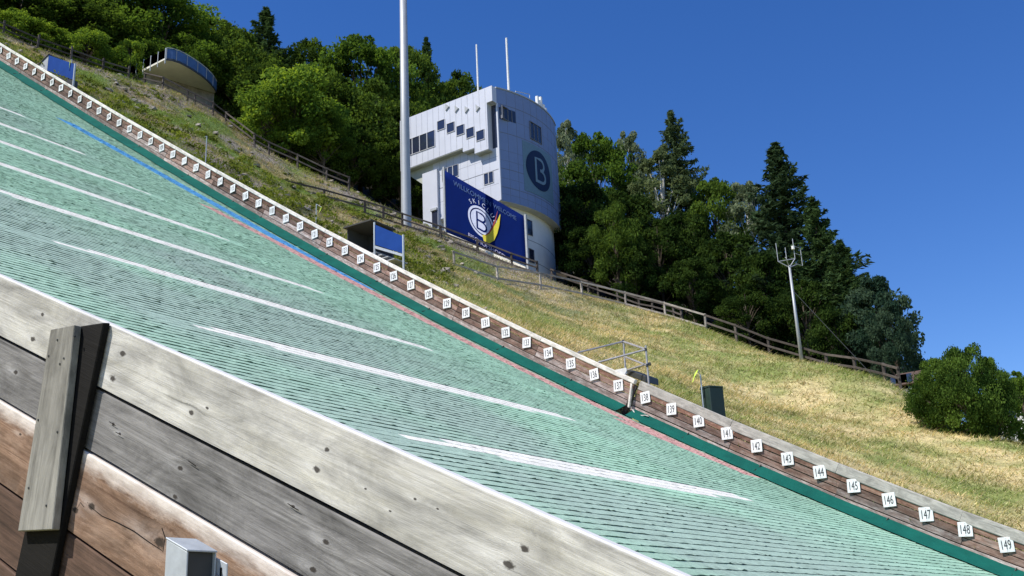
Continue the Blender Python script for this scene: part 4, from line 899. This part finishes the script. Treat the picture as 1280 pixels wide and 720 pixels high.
def scaffold():
    b = at(795, 480, 34.5); x, y = b[0], b[1]; z = gz(x, y); root = empty('scaffold_platform', (x, y, z)); tag(root, 'small scaffold platform of grey tubes behind the end of the upper barrier', 'scaffold')
    P = lambda px, py, d: Vector(at(px, py, d))-Vector((x, y, z))
    def tb(n, *pts, r=.034): keep(MB().tube(list(pts), r, 7).build(n, M['scaffold'], None, (x, y, z)), root)
    dn, df = 34.2, 35.8
    A0, A1 = P(779, 427, df), P(781, 462, df); B0, B1 = P(808, 433, dn), P(812, 492, dn)
    tb('upright', P(779, 425, df), P(783, 478, df)); tb('upright', P(807, 432, dn), P(812, 492, dn))
    L0, L1 = P(722, 441, df-.6), P(748, 453, df-.9)
    tb('handrail', L0, A0); tb('handrail', P(748, 453, dn), P(807, 437, dn)); tb('handrail', A0, P(808, 437, dn)); tb('mid_rail', P(781, 446, df), P(809, 457, dn)); tb('mid_rail', P(780, 464, df-.6), P(812, 454, dn))
    for q in (P(779, 427, df), P(807, 437, dn), P(809, 457, dn), P(812, 455, dn)): keep(MB().tube([q-Vector((0, 0, .05)), q+Vector((0, 0, .05))], .045, 7).build('coupler', M['dark_metal'], None, (x, y, z)), root)
    c = [P(783, 461, 35.3), P(807, 470, 34.3)]
    m = MB(); a, e = c; dv = Vector((.0, .9, .05))
    m.hexa([a+Vector((0, 0, -.22)), e+Vector((0, 0, -.22)), e+dv+Vector((0, 0, -.22)), a+dv+Vector((0, 0, -.22)), a, e, e+dv, a+dv]); keep(m.build('deck', M['dark_metal'], None, (x, y, z), bevel=.02), root)
    m = MB(); a = P(769, 463, 34.6); m.box(a.x, a.x+.42, a.y, a.y+.03, a.z-.18, a.z+.02); keep(m.build('toe_board', M['white_plate'], None, (x, y, z)), root)
scaffold()
def bin_box():
    b = at(893, 520, 33.0); x, y = b[0], b[1]; z = gz(x, y); root = empty('storage_box', (x, y, z-.1)); tag(root, 'upright dark green box standing behind the lower barrier', 'box')
    t = at(891, 484, 33.0)[2]-z
    keep(MB().box(-.26, .26, -.24, .24, -.3, t-.05).build('body', M['bin_green'], None, (x, y, z), (0, 0, 1.05), .02), root)
    keep(MB().hexa([(-.275, -.255, t-.05), (.275, -.255, t-.05), (.275, .255, t-.05), (-.275, .255, t-.05), (-.26, -.24, t+.0), (.26, -.24, t+.0), (.26, .24, t+.05), (-.26, .24, t+.05)]).build('lid', M['bin_green'], None, (x, y, z), (0, 0, 1.05), .01), root)
bin_box()
def ribbon(px, py_top, py_base, d, rib, label, lean=0):
    b = at(px, py_base, d); x, y = b[0], b[1]; z = min(gz(x, y), b[2]); H = at(px, py_top, d)[2]-z
    root = empty('wind_ribbon', (x, y, z)); tag(root, label, 'wind marker', 'wind ribbons beside the barrier')
    keep(MB().tube([(0, 0, -.2), (0, 0, H)], .022, 6).build('stake', M['galv'], None, (x, y, z)), root)
    P = lambda a, b_: Vector(at(a, b_, d-.1))-Vector((x, y, z))
    keep(MB().tube([(0, 0, H), P(*rib[0])], .012, 5).build('arm', M['galv'], None, (x, y, z)), root)
    m = MB()
    for i, (a, b_) in enumerate(rib):
        q = P(a, b_); w = .035+.015*math.sin(i*2); m.v += [tuple(q+Vector((-w, .03*math.sin(i*3), 0))), tuple(q+Vector((w, -.03, .02)))]
        if i: k = 2*i; m.f.append((k-2, k-1, k+1, k))
    keep(m.build('ribbon', M['ribbon'], None, (x, y, z)), root)
ribbon(880, 468, 515, 32.8, [(872, 463), (870, 467), (868, 472), (866, 478)], 'lime wind ribbon on a stake beside the dark green box')
ribbon(395, 255, 292, 43.6, [(402, 259), (400, 264), (398, 268), (396, 272)], 'lime wind ribbon among green scrub beside the barrier')
ribbon(257, 170, 202, 48.5, [(256, 171), (255.5, 172), (255, 173)], 'thin stake with a tiny ribbon beside the upper barrier')
ribbon(88, 74, 96, 57.0, [(88, 75), (87.5, 79), (87, 84), (86.5, 88)], 'pale lime wind ribbon before the blue front of the upper cabin')

# ---------------------------------------------------------------- trees and shrubs
def quads_from(cent, size, nrm_bias, cols, aspect=.6, r=None):
    r = r or rng; n = len(cent); a = r.normal(size=(n, 3)); a += nrm_bias; a /= np.linalg.norm(a, axis=1)[:, None]
    t = np.cross(a, r.normal(size=(n, 3))); t /= np.linalg.norm(t, axis=1)[:, None]; b = np.cross(a, t)
    s = (size*(.6+.8*r.random(n)))[:, None]
    V = np.stack([cent-t*s, cent-b*s*aspect+a*s*.12, cent+t*s, cent+b*s*aspect+a*s*.12], 1).reshape(-1, 3)
    return V, np.arange(n*4).reshape(n, 4), np.repeat(cols, 4, 0)
def broadleaf(seed, H, Rw, c_lo, c_hi, leaf=.15, clumps=80, per=230, base=.22, pale=False, dens=1.0, name='broadleaf'):
    r = np.random.default_rng(seed); tr = MB(); tr.tube([(0, 0, -.6), (0, 0, 0), (.1, .05, H*.35), (.0, .1, H*.7), (0, 0, H*.93)], [.26, .22, .17, .09, .02], 8)
    C = []
    for i in range(clumps):
        u = r.random()**.8; zz = base+(1-base)*u; prof = math.sin(math.pi*min(1, max(.0, (zz-base)/(1-base))*.86+.12))**.65
        rr = Rw*prof*(.45+.6*r.random()**.6); an = r.random()*2*math.pi; C.append((rr*math.cos(an), rr*math.sin(an), H*zz*(.94)+r.normal()*.2, (.55+.5*r.random())*(.35+.65*prof)))
    C = np.array(C)
    for i in range(0, clumps, 3):
        c = C[i]; z0 = max(H*.12, c[2]*.62-.3); tr.tube([(0, 0.05, z0), (c[0]*.5, c[1]*.5, z0+(c[2]-z0)*.6), (c[0], c[1], c[2])], [.075, .045, .012], 5)
    P, Cc = [], []
    for (x, y, z, q) in C:
        n = int(per*dens*(.6+.8*r.random())); v = r.normal(size=(n, 3)); v /= np.linalg.norm(v, axis=1)[:, None]; v *= (r.random(n)**.45)[:, None]*np.array([1.25, 1.25, .8])*q*Rw*.31*(.75+.5*r.random())
        P.append(v+(x, y, z)); k = np.clip(.45+r.normal()*.34+r.normal(size=n)*.22, 0, 1)[:, None]
        Cc.append(np.array(c_lo)*(1-k)+np.array(c_hi)*k)
    P = np.concatenate(P); Cc = np.concatenate(Cc)*1.28; V, Fq, cc = quads_from(P, leaf, np.array([-.35, -.35, .7]), Cc, .62, r)
    return tr.mesh('trunk', M['bark_pale' if pale else 'bark']), np_mesh('crown', V, Fq, M['leaf'], cc)
def spruce(seed, H, Rw, c_lo, c_hi, base=.08, loose=1.0, size=.17, blunt=.85):
    r = np.random.default_rng(seed); tr = MB(); tr.tube([(0, 0, -.6), (0, 0, 0), (0, 0, H*.6), (0, 0, H)], [.24, .21, .1, .01], 8); P, Cc, S = [], [], []
    nw = int(H*2.6)
    for w in range(nw):
        f = w/(nw-1); z = H*(base+(1-base)*f); L = Rw*((1-f)**blunt)*(.75+.5*r.random())+.10
        for b in range(int(6+5*(1-f))):
            an = r.random()*2*math.pi; Lb = L*(.55+.6*r.random()); n = int((20+75*(Lb/Rw))*loose); t = r.random(n)**.7
            drop = -.18*Lb*t+.20*Lb*t**2*(.5+f)-.05
            lat = r.normal(size=n)*.16*(1.15-t)*Lb**.6; x = t*Lb; p = np.stack([x*math.cos(an)-lat*math.sin(an), x*math.sin(an)+lat*math.cos(an), z+drop*1.6-np.abs(r.normal(size=n))*.16], 1)
            P.append(p); k = np.clip(.35+.35*t+r.normal()*.18+r.normal(size=n)*.18, 0, 1)[:, None]; Cc.append(np.array(c_lo)*(1-k)+np.array(c_hi)*k)
            if b % 3 == 0: tr.tube([(0, 0, z), (Lb*.9*math.cos(an), Lb*.9*math.sin(an), z-.18*Lb)], [.03, .008], 4)
    P = np.concatenate(P); Cc = np.concatenate(Cc)*1.4; V, Fq, cc = quads_from(P, size, np.array([0, 0, .6]), Cc, .34, r)
    return tr.mesh('trunk', M['bark']), np_mesh('crown', V, Fq, M['needle'], cc)
DK, MD, LT, YL = (.030, .055, .012), (.060, .115, .020), (.095, .165, .028), (.21, .30, .045)
PA0, PA1 = (.085, .115, .06), (.21, .25, .15)
VAR = {
 'dark': broadleaf(1, 12, 4.2, DK, (.075, .125, .022)), 'mid': broadleaf(2, 12, 4.4, (.04, .075, .014), LT), 'mid2': broadleaf(3, 11, 4.0, (.04, .07, .013), (.10, .16, .03), clumps=70),
 'light': broadleaf(4, 8, 3.6, MD, YL, leaf=.15, clumps=80, base=.08), 'pale': broadleaf(5, 12, 2.9, PA0, PA1, leaf=.13, clumps=75, per=210, pale=True, base=.25),
 'birch': broadleaf(6, 13, 2.5, (.06, .085, .035), (.13, .165, .075), leaf=.12, clumps=80, per=190, pale=True, base=.18),
 'spruce': spruce(7, 16, 3.4, (.014, .028, .014), (.045, .075, .035)), 'spruce2': spruce(8, 13, 3.0, (.016, .034, .014), (.06, .10, .035)),
 'larch': spruce(9, 16, 2.6, (.028, .048, .02), (.085, .12, .055), base=.10, loose=1.5, size=.13, blunt=.62),
 'shade': broadleaf(14, 10, 4.0, (.012, .026, .007), (.050, .085, .018), clumps=70),  # leaf colours darkened to paint in the shadow low in the wood
 'pine': broadleaf(10, 10, 3.6, (.022, .045, .028), (.06, .095, .055), leaf=.14, clumps=75, base=.12),
 'shrub': broadleaf(11, 3.6, 2.3, (.020, .045, .010), (.11, .18, .035), leaf=.06, clumps=120, per=280, base=.02),
 'bush': broadleaf(12, 2.6, 1.5, MD, (.12, .19, .03), leaf=.07, clumps=70, per=200, base=.02),
}
LAB = {
 'shade': ('broadleaf_tree', 'broadleaf tree in leaf colours darkened for shade', 'tree'),
 'dark': ('broadleaf_tree', 'dark green broadleaf tree in the wood', 'tree'), 'mid': ('broadleaf_tree', 'mid green broadleaf tree with full rounded crown in the wood', 'tree'), 'mid2': ('broadleaf_tree', 'mid green broadleaf tree in the wood', 'tree'),
 'light': ('broadleaf_tree', 'bright yellow green young tree at the edge of the wood', 'tree'), 'pale': ('poplar_tree', 'pale silvery leaved tree in the dark wood', 'tree'), 'birch': ('birch_tree', 'grey green birch with pale trunk beside the tall larch', 'tree'),
 'spruce': ('spruce_tree', 'tall dark spruce behind the lattice mast', 'tree'), 'spruce2': ('spruce_tree', 'pointed spruce rising from the wood', 'tree'), 'larch': ('larch_tree', 'tall feathery larch standing above the wood', 'tree'), 'pine': ('pine_tree', 'bluish green pine at the end of the wood', 'tree'),
 'shrub': ('large_shrub', 'large round dark green shrub on the grassy crest', 'shrub'), 'bush': ('leafy_bush', 'bright green leafy bush', 'bush')}
VH = dict(shade=10, dark=12, mid=12, mid2=11, light=8, pale=12, birch=13, spruce=16, spruce2=13, larch=16, pine=10, shrub=3.6, bush=2.6)
VR = dict(shade=4.6, dark=4.9, mid=5.1, mid2=4.7, light=4.2, pale=3.4, birch=3.0, spruce=3.4, spruce2=3.0, larch=2.6, pine=4.2, shrub=2.8, bush=1.8)
def tree(kind, px, py_top, d, wpx=None, label=None, group=None, base_py=None, h=None):
    t = at(px, py_top, d); x, y = t[0], t[1]; z = gz(x, y)-.15
    if base_py is not None: z = at(px, base_py, d)[2]
    H = (t[2]-z) if h is None else h
    sz = H/VH[kind]; sx = (wpx/2*math.hypot(d, t[2])/F_PX)/VR[kind] if wpx else sz
    if kind in ('spruce', 'spruce2', 'larch'): sx *= 1.4
    nm, lb, cat = LAB[kind]; root = empty(nm, (x, y, z), (0, 0, random.uniform(0, 6.28))); root.scale = (sx, sx, sz)
    tag(root, label or lb, cat, group)
    tr, cr = VAR[kind]; link('trunk', tr, root); link('crown', cr, root); return root
GL, GR = 'trees in the wood above the left fence', 'trees in the wood right of the tower'
for kind, px, py, d, w, lb in [('dark', -40, -60, 100, 190, 'dark broadleaf tree far up the slope past the end of the dark fence'), ('mid', 60, -75, 104, 190, 'tallest rounded broadleaf tree of the wood above the upper cabin'), ('dark', 150, -40, 100, 180, 'tall dark broadleaf tree behind the side rail of the viewing platform'),
        ('mid', 205, -8, 97, 150, 'rounded broadleaf tree directly behind the viewing platform'), ('mid2', 268, 22, 101, 120, 'loose broadleaf tree between the platform and the grey green spruce tip'), ('dark', 385, 46, 101, 110, 'dark broadleaf tree right beside the grey green spruce tip'), ('mid', 450, 44, 97, 150, 'broad rounded tree with the highest crown left of the tall pole'), ('mid2', 505, 52, 99, 110, 'loose broadleaf tree crossed by the tall pole'),
        ('dark', 566, 82, 104, 110, 'dark broadleaf tree peeping over the roof of the tower'), ('mid2', 300, 40, 95, 110, 'loose broadleaf tree just left of the grey green spruce tip'), ('dark', 30, -10, 93, 130, 'dark broadleaf tree behind the bushes above the upper cabin'), ('dark', 110, 5, 94, 130, 'dark broadleaf tree behind the bright bush left of the platform'),
        ('mid', 240, 45, 94, 110, 'rounded broadleaf tree behind the right end of the platform'), ('dark', 340, 75, 92, 110, 'dark broadleaf tree behind the bright yellow green tree'), ('dark', 415, 90, 92, 120, 'dark broadleaf tree right behind the mid green tree at the wood edge'), ('mid2', 470, 100, 92, 110, 'loose broadleaf tree in the second rank left of the pole'), ('dark', 520, 120, 94, 110, 'dark tree between the pole and the tower wing'),
        ('dark', 590, 130, 100, 90, 'dark broadleaf tree hidden behind the tower'), ('dark', 440, 150, 88, 90, 'low dark tree in shade at the end of the long fence'), ('dark', 500, 170, 90, 90, 'low dark tree in shade at the foot of the tall pole'), ('mid', 180, 50, 94, 100, 'small rounded tree behind the platform side rail')]:
    tree(kind, px, py, d, w, lb, GL)
tree('spruce2', 333, 10, 99, 95, 'grey green spruce tip rising above the wood behind the bright young tree'); tree('spruce2', 533, 46, 105, 60, 'dark pointed spruce tip directly behind the tall pole')
tree('light', 365, 86, 86, 130, 'bright yellow green tree overhanging the fence right of the platform'); tree('light', 330, 110, 85, 80, 'small bright green tree leaning over the fence beside the platform'); tree('mid', 405, 130, 85.5, 80, 'mid green tree at the wood edge above the long fence')
for px, py, d, w, lb in [(112, 38, 88, 60, 'bright bush above the fence left of the platform'), (165, 50, 89.5, 50, 'bright bush directly behind the platform side rail'), (60, 30, 88, 60, 'leafy bush above the dark fence and upper cabin'), (20, 14, 88, 60, 'leafy bush above the top end of the dark fence')]:
    tree('light', px, py, d, w, lb)
for kind, px, py, d, w, lb in [('pale', 706, 148, 100, 60, 'pale silvery tree peeping out beside the tower wall'), ('mid', 742, 160, 96, 110, 'green broadleaf tree beside the curved tower wall'), ('pale', 783, 160, 97, 62, 'pale silvery tree between green tree and tall larch'), ('larch', 838, 138, 93, 80, None), ('birch', 822, 178, 90, 95, None),
                               ('mid2', 888, 218, 90, 100, 'green broadleaf tree between the larch and the silvery tree'), ('pale', 930, 222, 88, 80, 'pale silvery tree directly left of the tall spruce'), ('spruce', 968, 178, 84, 140, None), ('spruce2', 1014, 246, 80, 110, 'second spruce right of the tall spruce'), ('spruce2', 1048, 300, 76, 105, 'low broad spruce between tall spruce and pine'),
                               ('pine', 1088, 340, 71, 105, None), ('pine', 1108, 372, 68, 60, 'small bluish pine at the tip of the wood')]:
    tree(kind, px, py, d, w, lb, GR)
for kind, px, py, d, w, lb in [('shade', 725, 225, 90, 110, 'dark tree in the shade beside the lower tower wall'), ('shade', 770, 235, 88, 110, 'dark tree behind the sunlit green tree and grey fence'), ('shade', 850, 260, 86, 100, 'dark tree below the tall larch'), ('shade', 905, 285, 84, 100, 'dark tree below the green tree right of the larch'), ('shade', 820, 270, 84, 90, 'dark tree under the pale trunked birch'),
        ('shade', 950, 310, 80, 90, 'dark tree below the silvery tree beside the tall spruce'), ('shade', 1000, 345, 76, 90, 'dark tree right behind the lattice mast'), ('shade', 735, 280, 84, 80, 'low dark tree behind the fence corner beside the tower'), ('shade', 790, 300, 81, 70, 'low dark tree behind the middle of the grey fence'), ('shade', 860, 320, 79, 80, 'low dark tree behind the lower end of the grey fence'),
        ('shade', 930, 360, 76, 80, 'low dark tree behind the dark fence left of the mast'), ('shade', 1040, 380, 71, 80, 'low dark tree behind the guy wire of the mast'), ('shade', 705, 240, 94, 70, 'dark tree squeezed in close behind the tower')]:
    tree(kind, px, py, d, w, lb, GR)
tree('mid2', 765, 250, 81, 70, 'sunlit green tree behind the grey fence beside the tower', GR)
tree('shrub', 1165, 452, 45.8, 80, 'rounded left part of the dark shrub clump on the grassy crest', base_py=535); tree('shrub', 1202, 436, 45.2, 95, 'tallest shrub of the dark clump on the grassy crest', base_py=550); tree('shrub', 1230, 450, 45.0, 62, 'dark shrub of the crest clump beside the gravel path', base_py=556)
tree('bush', 1150, 480, 46.5, 44, 'low bush at the edge of the crest shrub clump', base_py=520)
tree('bush', 1272, 472, 47.5, 50, 'small bush beyond the gravel path', base_py=545)

# farm buildings glimpsed past the crest
def far_house(px, py, d, w, h, label, roof=True):
    p = at(px, py, d); root = empty('far_house', tuple(p)); tag(root, label, 'house'); X, Y_, Z_ = p
    def add(m, n, mat): return keep(m.build(n, mat, None, tuple(p)), root)
    wl = add(MB().box(-w/2, w/2, 0, 5, -2.5, h), 'wall', M['white_wall'])
    if roof: add(MB().hexa([(-w/2-.4, -.4, h), (w/2+.4, -.4, h), (w/2+.4, 5.4, h), (-w/2-.4, 5.4, h), (-w/2-.4, 2.4, h+1.2), (w/2+.4, 2.4, h+1.2), (w/2+.4, 2.6, h+1.2), (-w/2-.4, 2.6, h+1.2)]), 'roof', M['roof_brown'])
    for k in (-1, 0, 1):
        o = MB().box(k*w*.28-.3, k*w*.28+.3, -.03, .02, h*.35, h*.35+.8).build('window', M['glass'], None, tuple(p)); keep(o, root)
far_house(1290, 535, 62, 3.4, 1.5, 'white walled house glimpsed past the large shrub'); far_house(1129, 489, 60, .9, .28, 'small brown roofed hut at the end of the dark fence')

# ---------------------------------------------------------------- grass and scrub
def grass():
    N = 640000; v = []
    X = -74+86*rng.random(N); fy = far_y(X); Y = fy+.35+(rng.random(N)**1.25)*48
    # keep what the crest leaves open
    dist = np.hypot(X, Y); az = np.degrees(np.arctan2(-X, Y)); cr = np.array([(math.degrees(math.atan2(-at(a, b, c)[0], at(a, b, c)[1])), c) for a, b, c in CREST]); o = np.argsort(cr[:, 0])
    lim = np.interp(az, cr[o, 0], cr[o, 1])+2.5
    ok = (dist < lim) & (az > 4) & (az < 67); X, Y, az, dist = X[ok], Y[ok], az[ok], dist[ok]
    n1 = vnoise(X*.28+5, Y*.28, 11); up = np.clip((-X-34)/16, 0, 1); n4 = vnoise(X*.8, Y*.8, 51)
    ok = rng.random(len(X)) < np.clip(.35+1.3*(n4-.2)-.25*up, .1, 1); X, Y, dist, up, n1 = X[ok], Y[ok], dist[ok], up[ok], n1[ok]
    Z = ground_z(X, Y); n = len(X)
    tone = (.50+.85*vnoise(X*1.1+3, Y*1.1, 55, 3))[:, None]
    c = ground_tint(X, Y)*(.75+.6*rng.random(n))[:, None]
    dry = rng.random(n) < .34*(1-.85*np.clip((-X-27)/14, 0, 1)); c[dry] = np.array([.74, .64, .36])*(.7+.5*rng.random(dry.sum()))[:, None]
    gr = rng.random(n) < .26; c[gr] = np.array([.24, .29, .085])*(.6+.8*rng.random(gr.sum()))[:, None]
    c = c*tone; h = (.05+.10*rng.random(n))*(.5+1.3*vnoise(X*.6, Y*.6, 52)); w = .006+.008*rng.random(n)+.00028*dist
    an = rng.random(n)*2*np.pi; lx = rng.normal(.5, 1.1, n)*h; ly = rng.normal(-.2, 1.1, n)*h
    base = np.stack([X, Y, Z-.03], 1); t = np.stack([np.cos(an)*w, np.sin(an)*w, np.zeros(n)], 1); tip = base+np.stack([lx, ly, h], 1)
    V = np.stack([base-t, base+t, tip], 1).reshape(-1, 3); cc = np.repeat(c, 3, 0)
    o = link('meadow_grass', np_mesh('meadow_grass', V, np.arange(n*3).reshape(n, 3), M['blade'], cc)); tag(o, 'dry straw and green grass covering the hillside behind the barrier', 'grass', kind='stuff')
    print('blades', n)
grass()
def scrub():
    P, Cc = [], []; r = rng
    N = 900; X = -72+46*r.random(N); Y = far_y(X)+.8+r.random(N)*34; az = np.degrees(np.arctan2(-X, Y)); dist = np.hypot(X, Y)
    dens = vnoise(X*.22+3, Y*.22, 61, 2)
    ok = (az > 38) & (az < 64) & (dist < 84) & (dens > .36); X, Y = X[ok], Y[ok]; Z = ground_z(X, Y)
    for x, y, z in zip(X, Y, Z):
        q = (.3+.55*r.random()**2)*(.55 if math.hypot(x, y) > 64 else 1); n = int(90*q*3); v = r.normal(size=(n, 3)); v /= np.linalg.norm(v, axis=1)[:, None]; v[:, 2] = np.abs(v[:, 2]); v *= (r.random(n)**.4)[:, None]*np.array([1.2, 1.2, .75])*q
        P.append(v+(x, y, z-.05)); k = np.clip(.45+r.normal()*.35+r.normal(size=n)*.2, 0, 1)[:, None]; Cc.append(np.array([.06, .085, .018])*(1-k)+np.array([.19, .24, .045])*k)
    P = np.concatenate(P); Cc = np.concatenate(Cc); V, Fq, cc = quads_from(P, .075, np.array([-.2, -.2, .7]), Cc, .55)
    o = link('hillside_scrub', np_mesh('hillside_scrub', V, Fq, M['leaf'], cc)); tag(o, 'low green scrub on the stony slope under the upper fence', 'scrub', kind='stuff')
scrub()
def rocks():
    r = rng; V, Fq = [], []; N = 520; X = -72+50*r.random(N); Y = far_y(X)+.6+r.random(N)*36; az = np.degrees(np.arctan2(-X, Y)); ok = (az > 36) & (az < 64) & (np.hypot(X, Y) < 84); X, Y = X[ok], Y[ok]; Z = ground_z(X, Y)
    ic = np.array([(0, 0, 1), (.9, 0, .35), (.28, .85, .35), (-.72, .53, .35), (-.72, -.53, .35), (.28, -.85, .35), (.72, .53, -.4), (-.28, .85, -.4), (-.9, 0, -.4), (-.28, -.85, -.4), (.72, -.53, -.4)])
    fc = [(0, 1, 2), (0, 2, 3), (0, 3, 4), (0, 4, 5), (0, 5, 1), (1, 6, 2), (2, 6, 7), (2, 7, 3), (3, 7, 8), (3, 8, 4), (4, 8, 9), (4, 9, 5), (5, 9, 10), (5, 10, 1), (1, 10, 6)]
    for x, y, z in zip(X, Y, Z):
        q = .08+.26*r.random()**3; n = len(V); V += list(ic*(q*(.7+.6*r.random((11, 1))))*np.array([1.2, 1, .7])+(x, y, z+.02)); Fq += [tuple(n+k for k in f) for f in fc]
    tag(link('loose_stones', np_mesh('loose_stones', V, Fq, plain('grey_stone', (.30, .27, .23), .95, 0, .1, .3, 3))), 'grey loose stones scattered over the upper slope', 'stones', kind='stuff')
rocks()
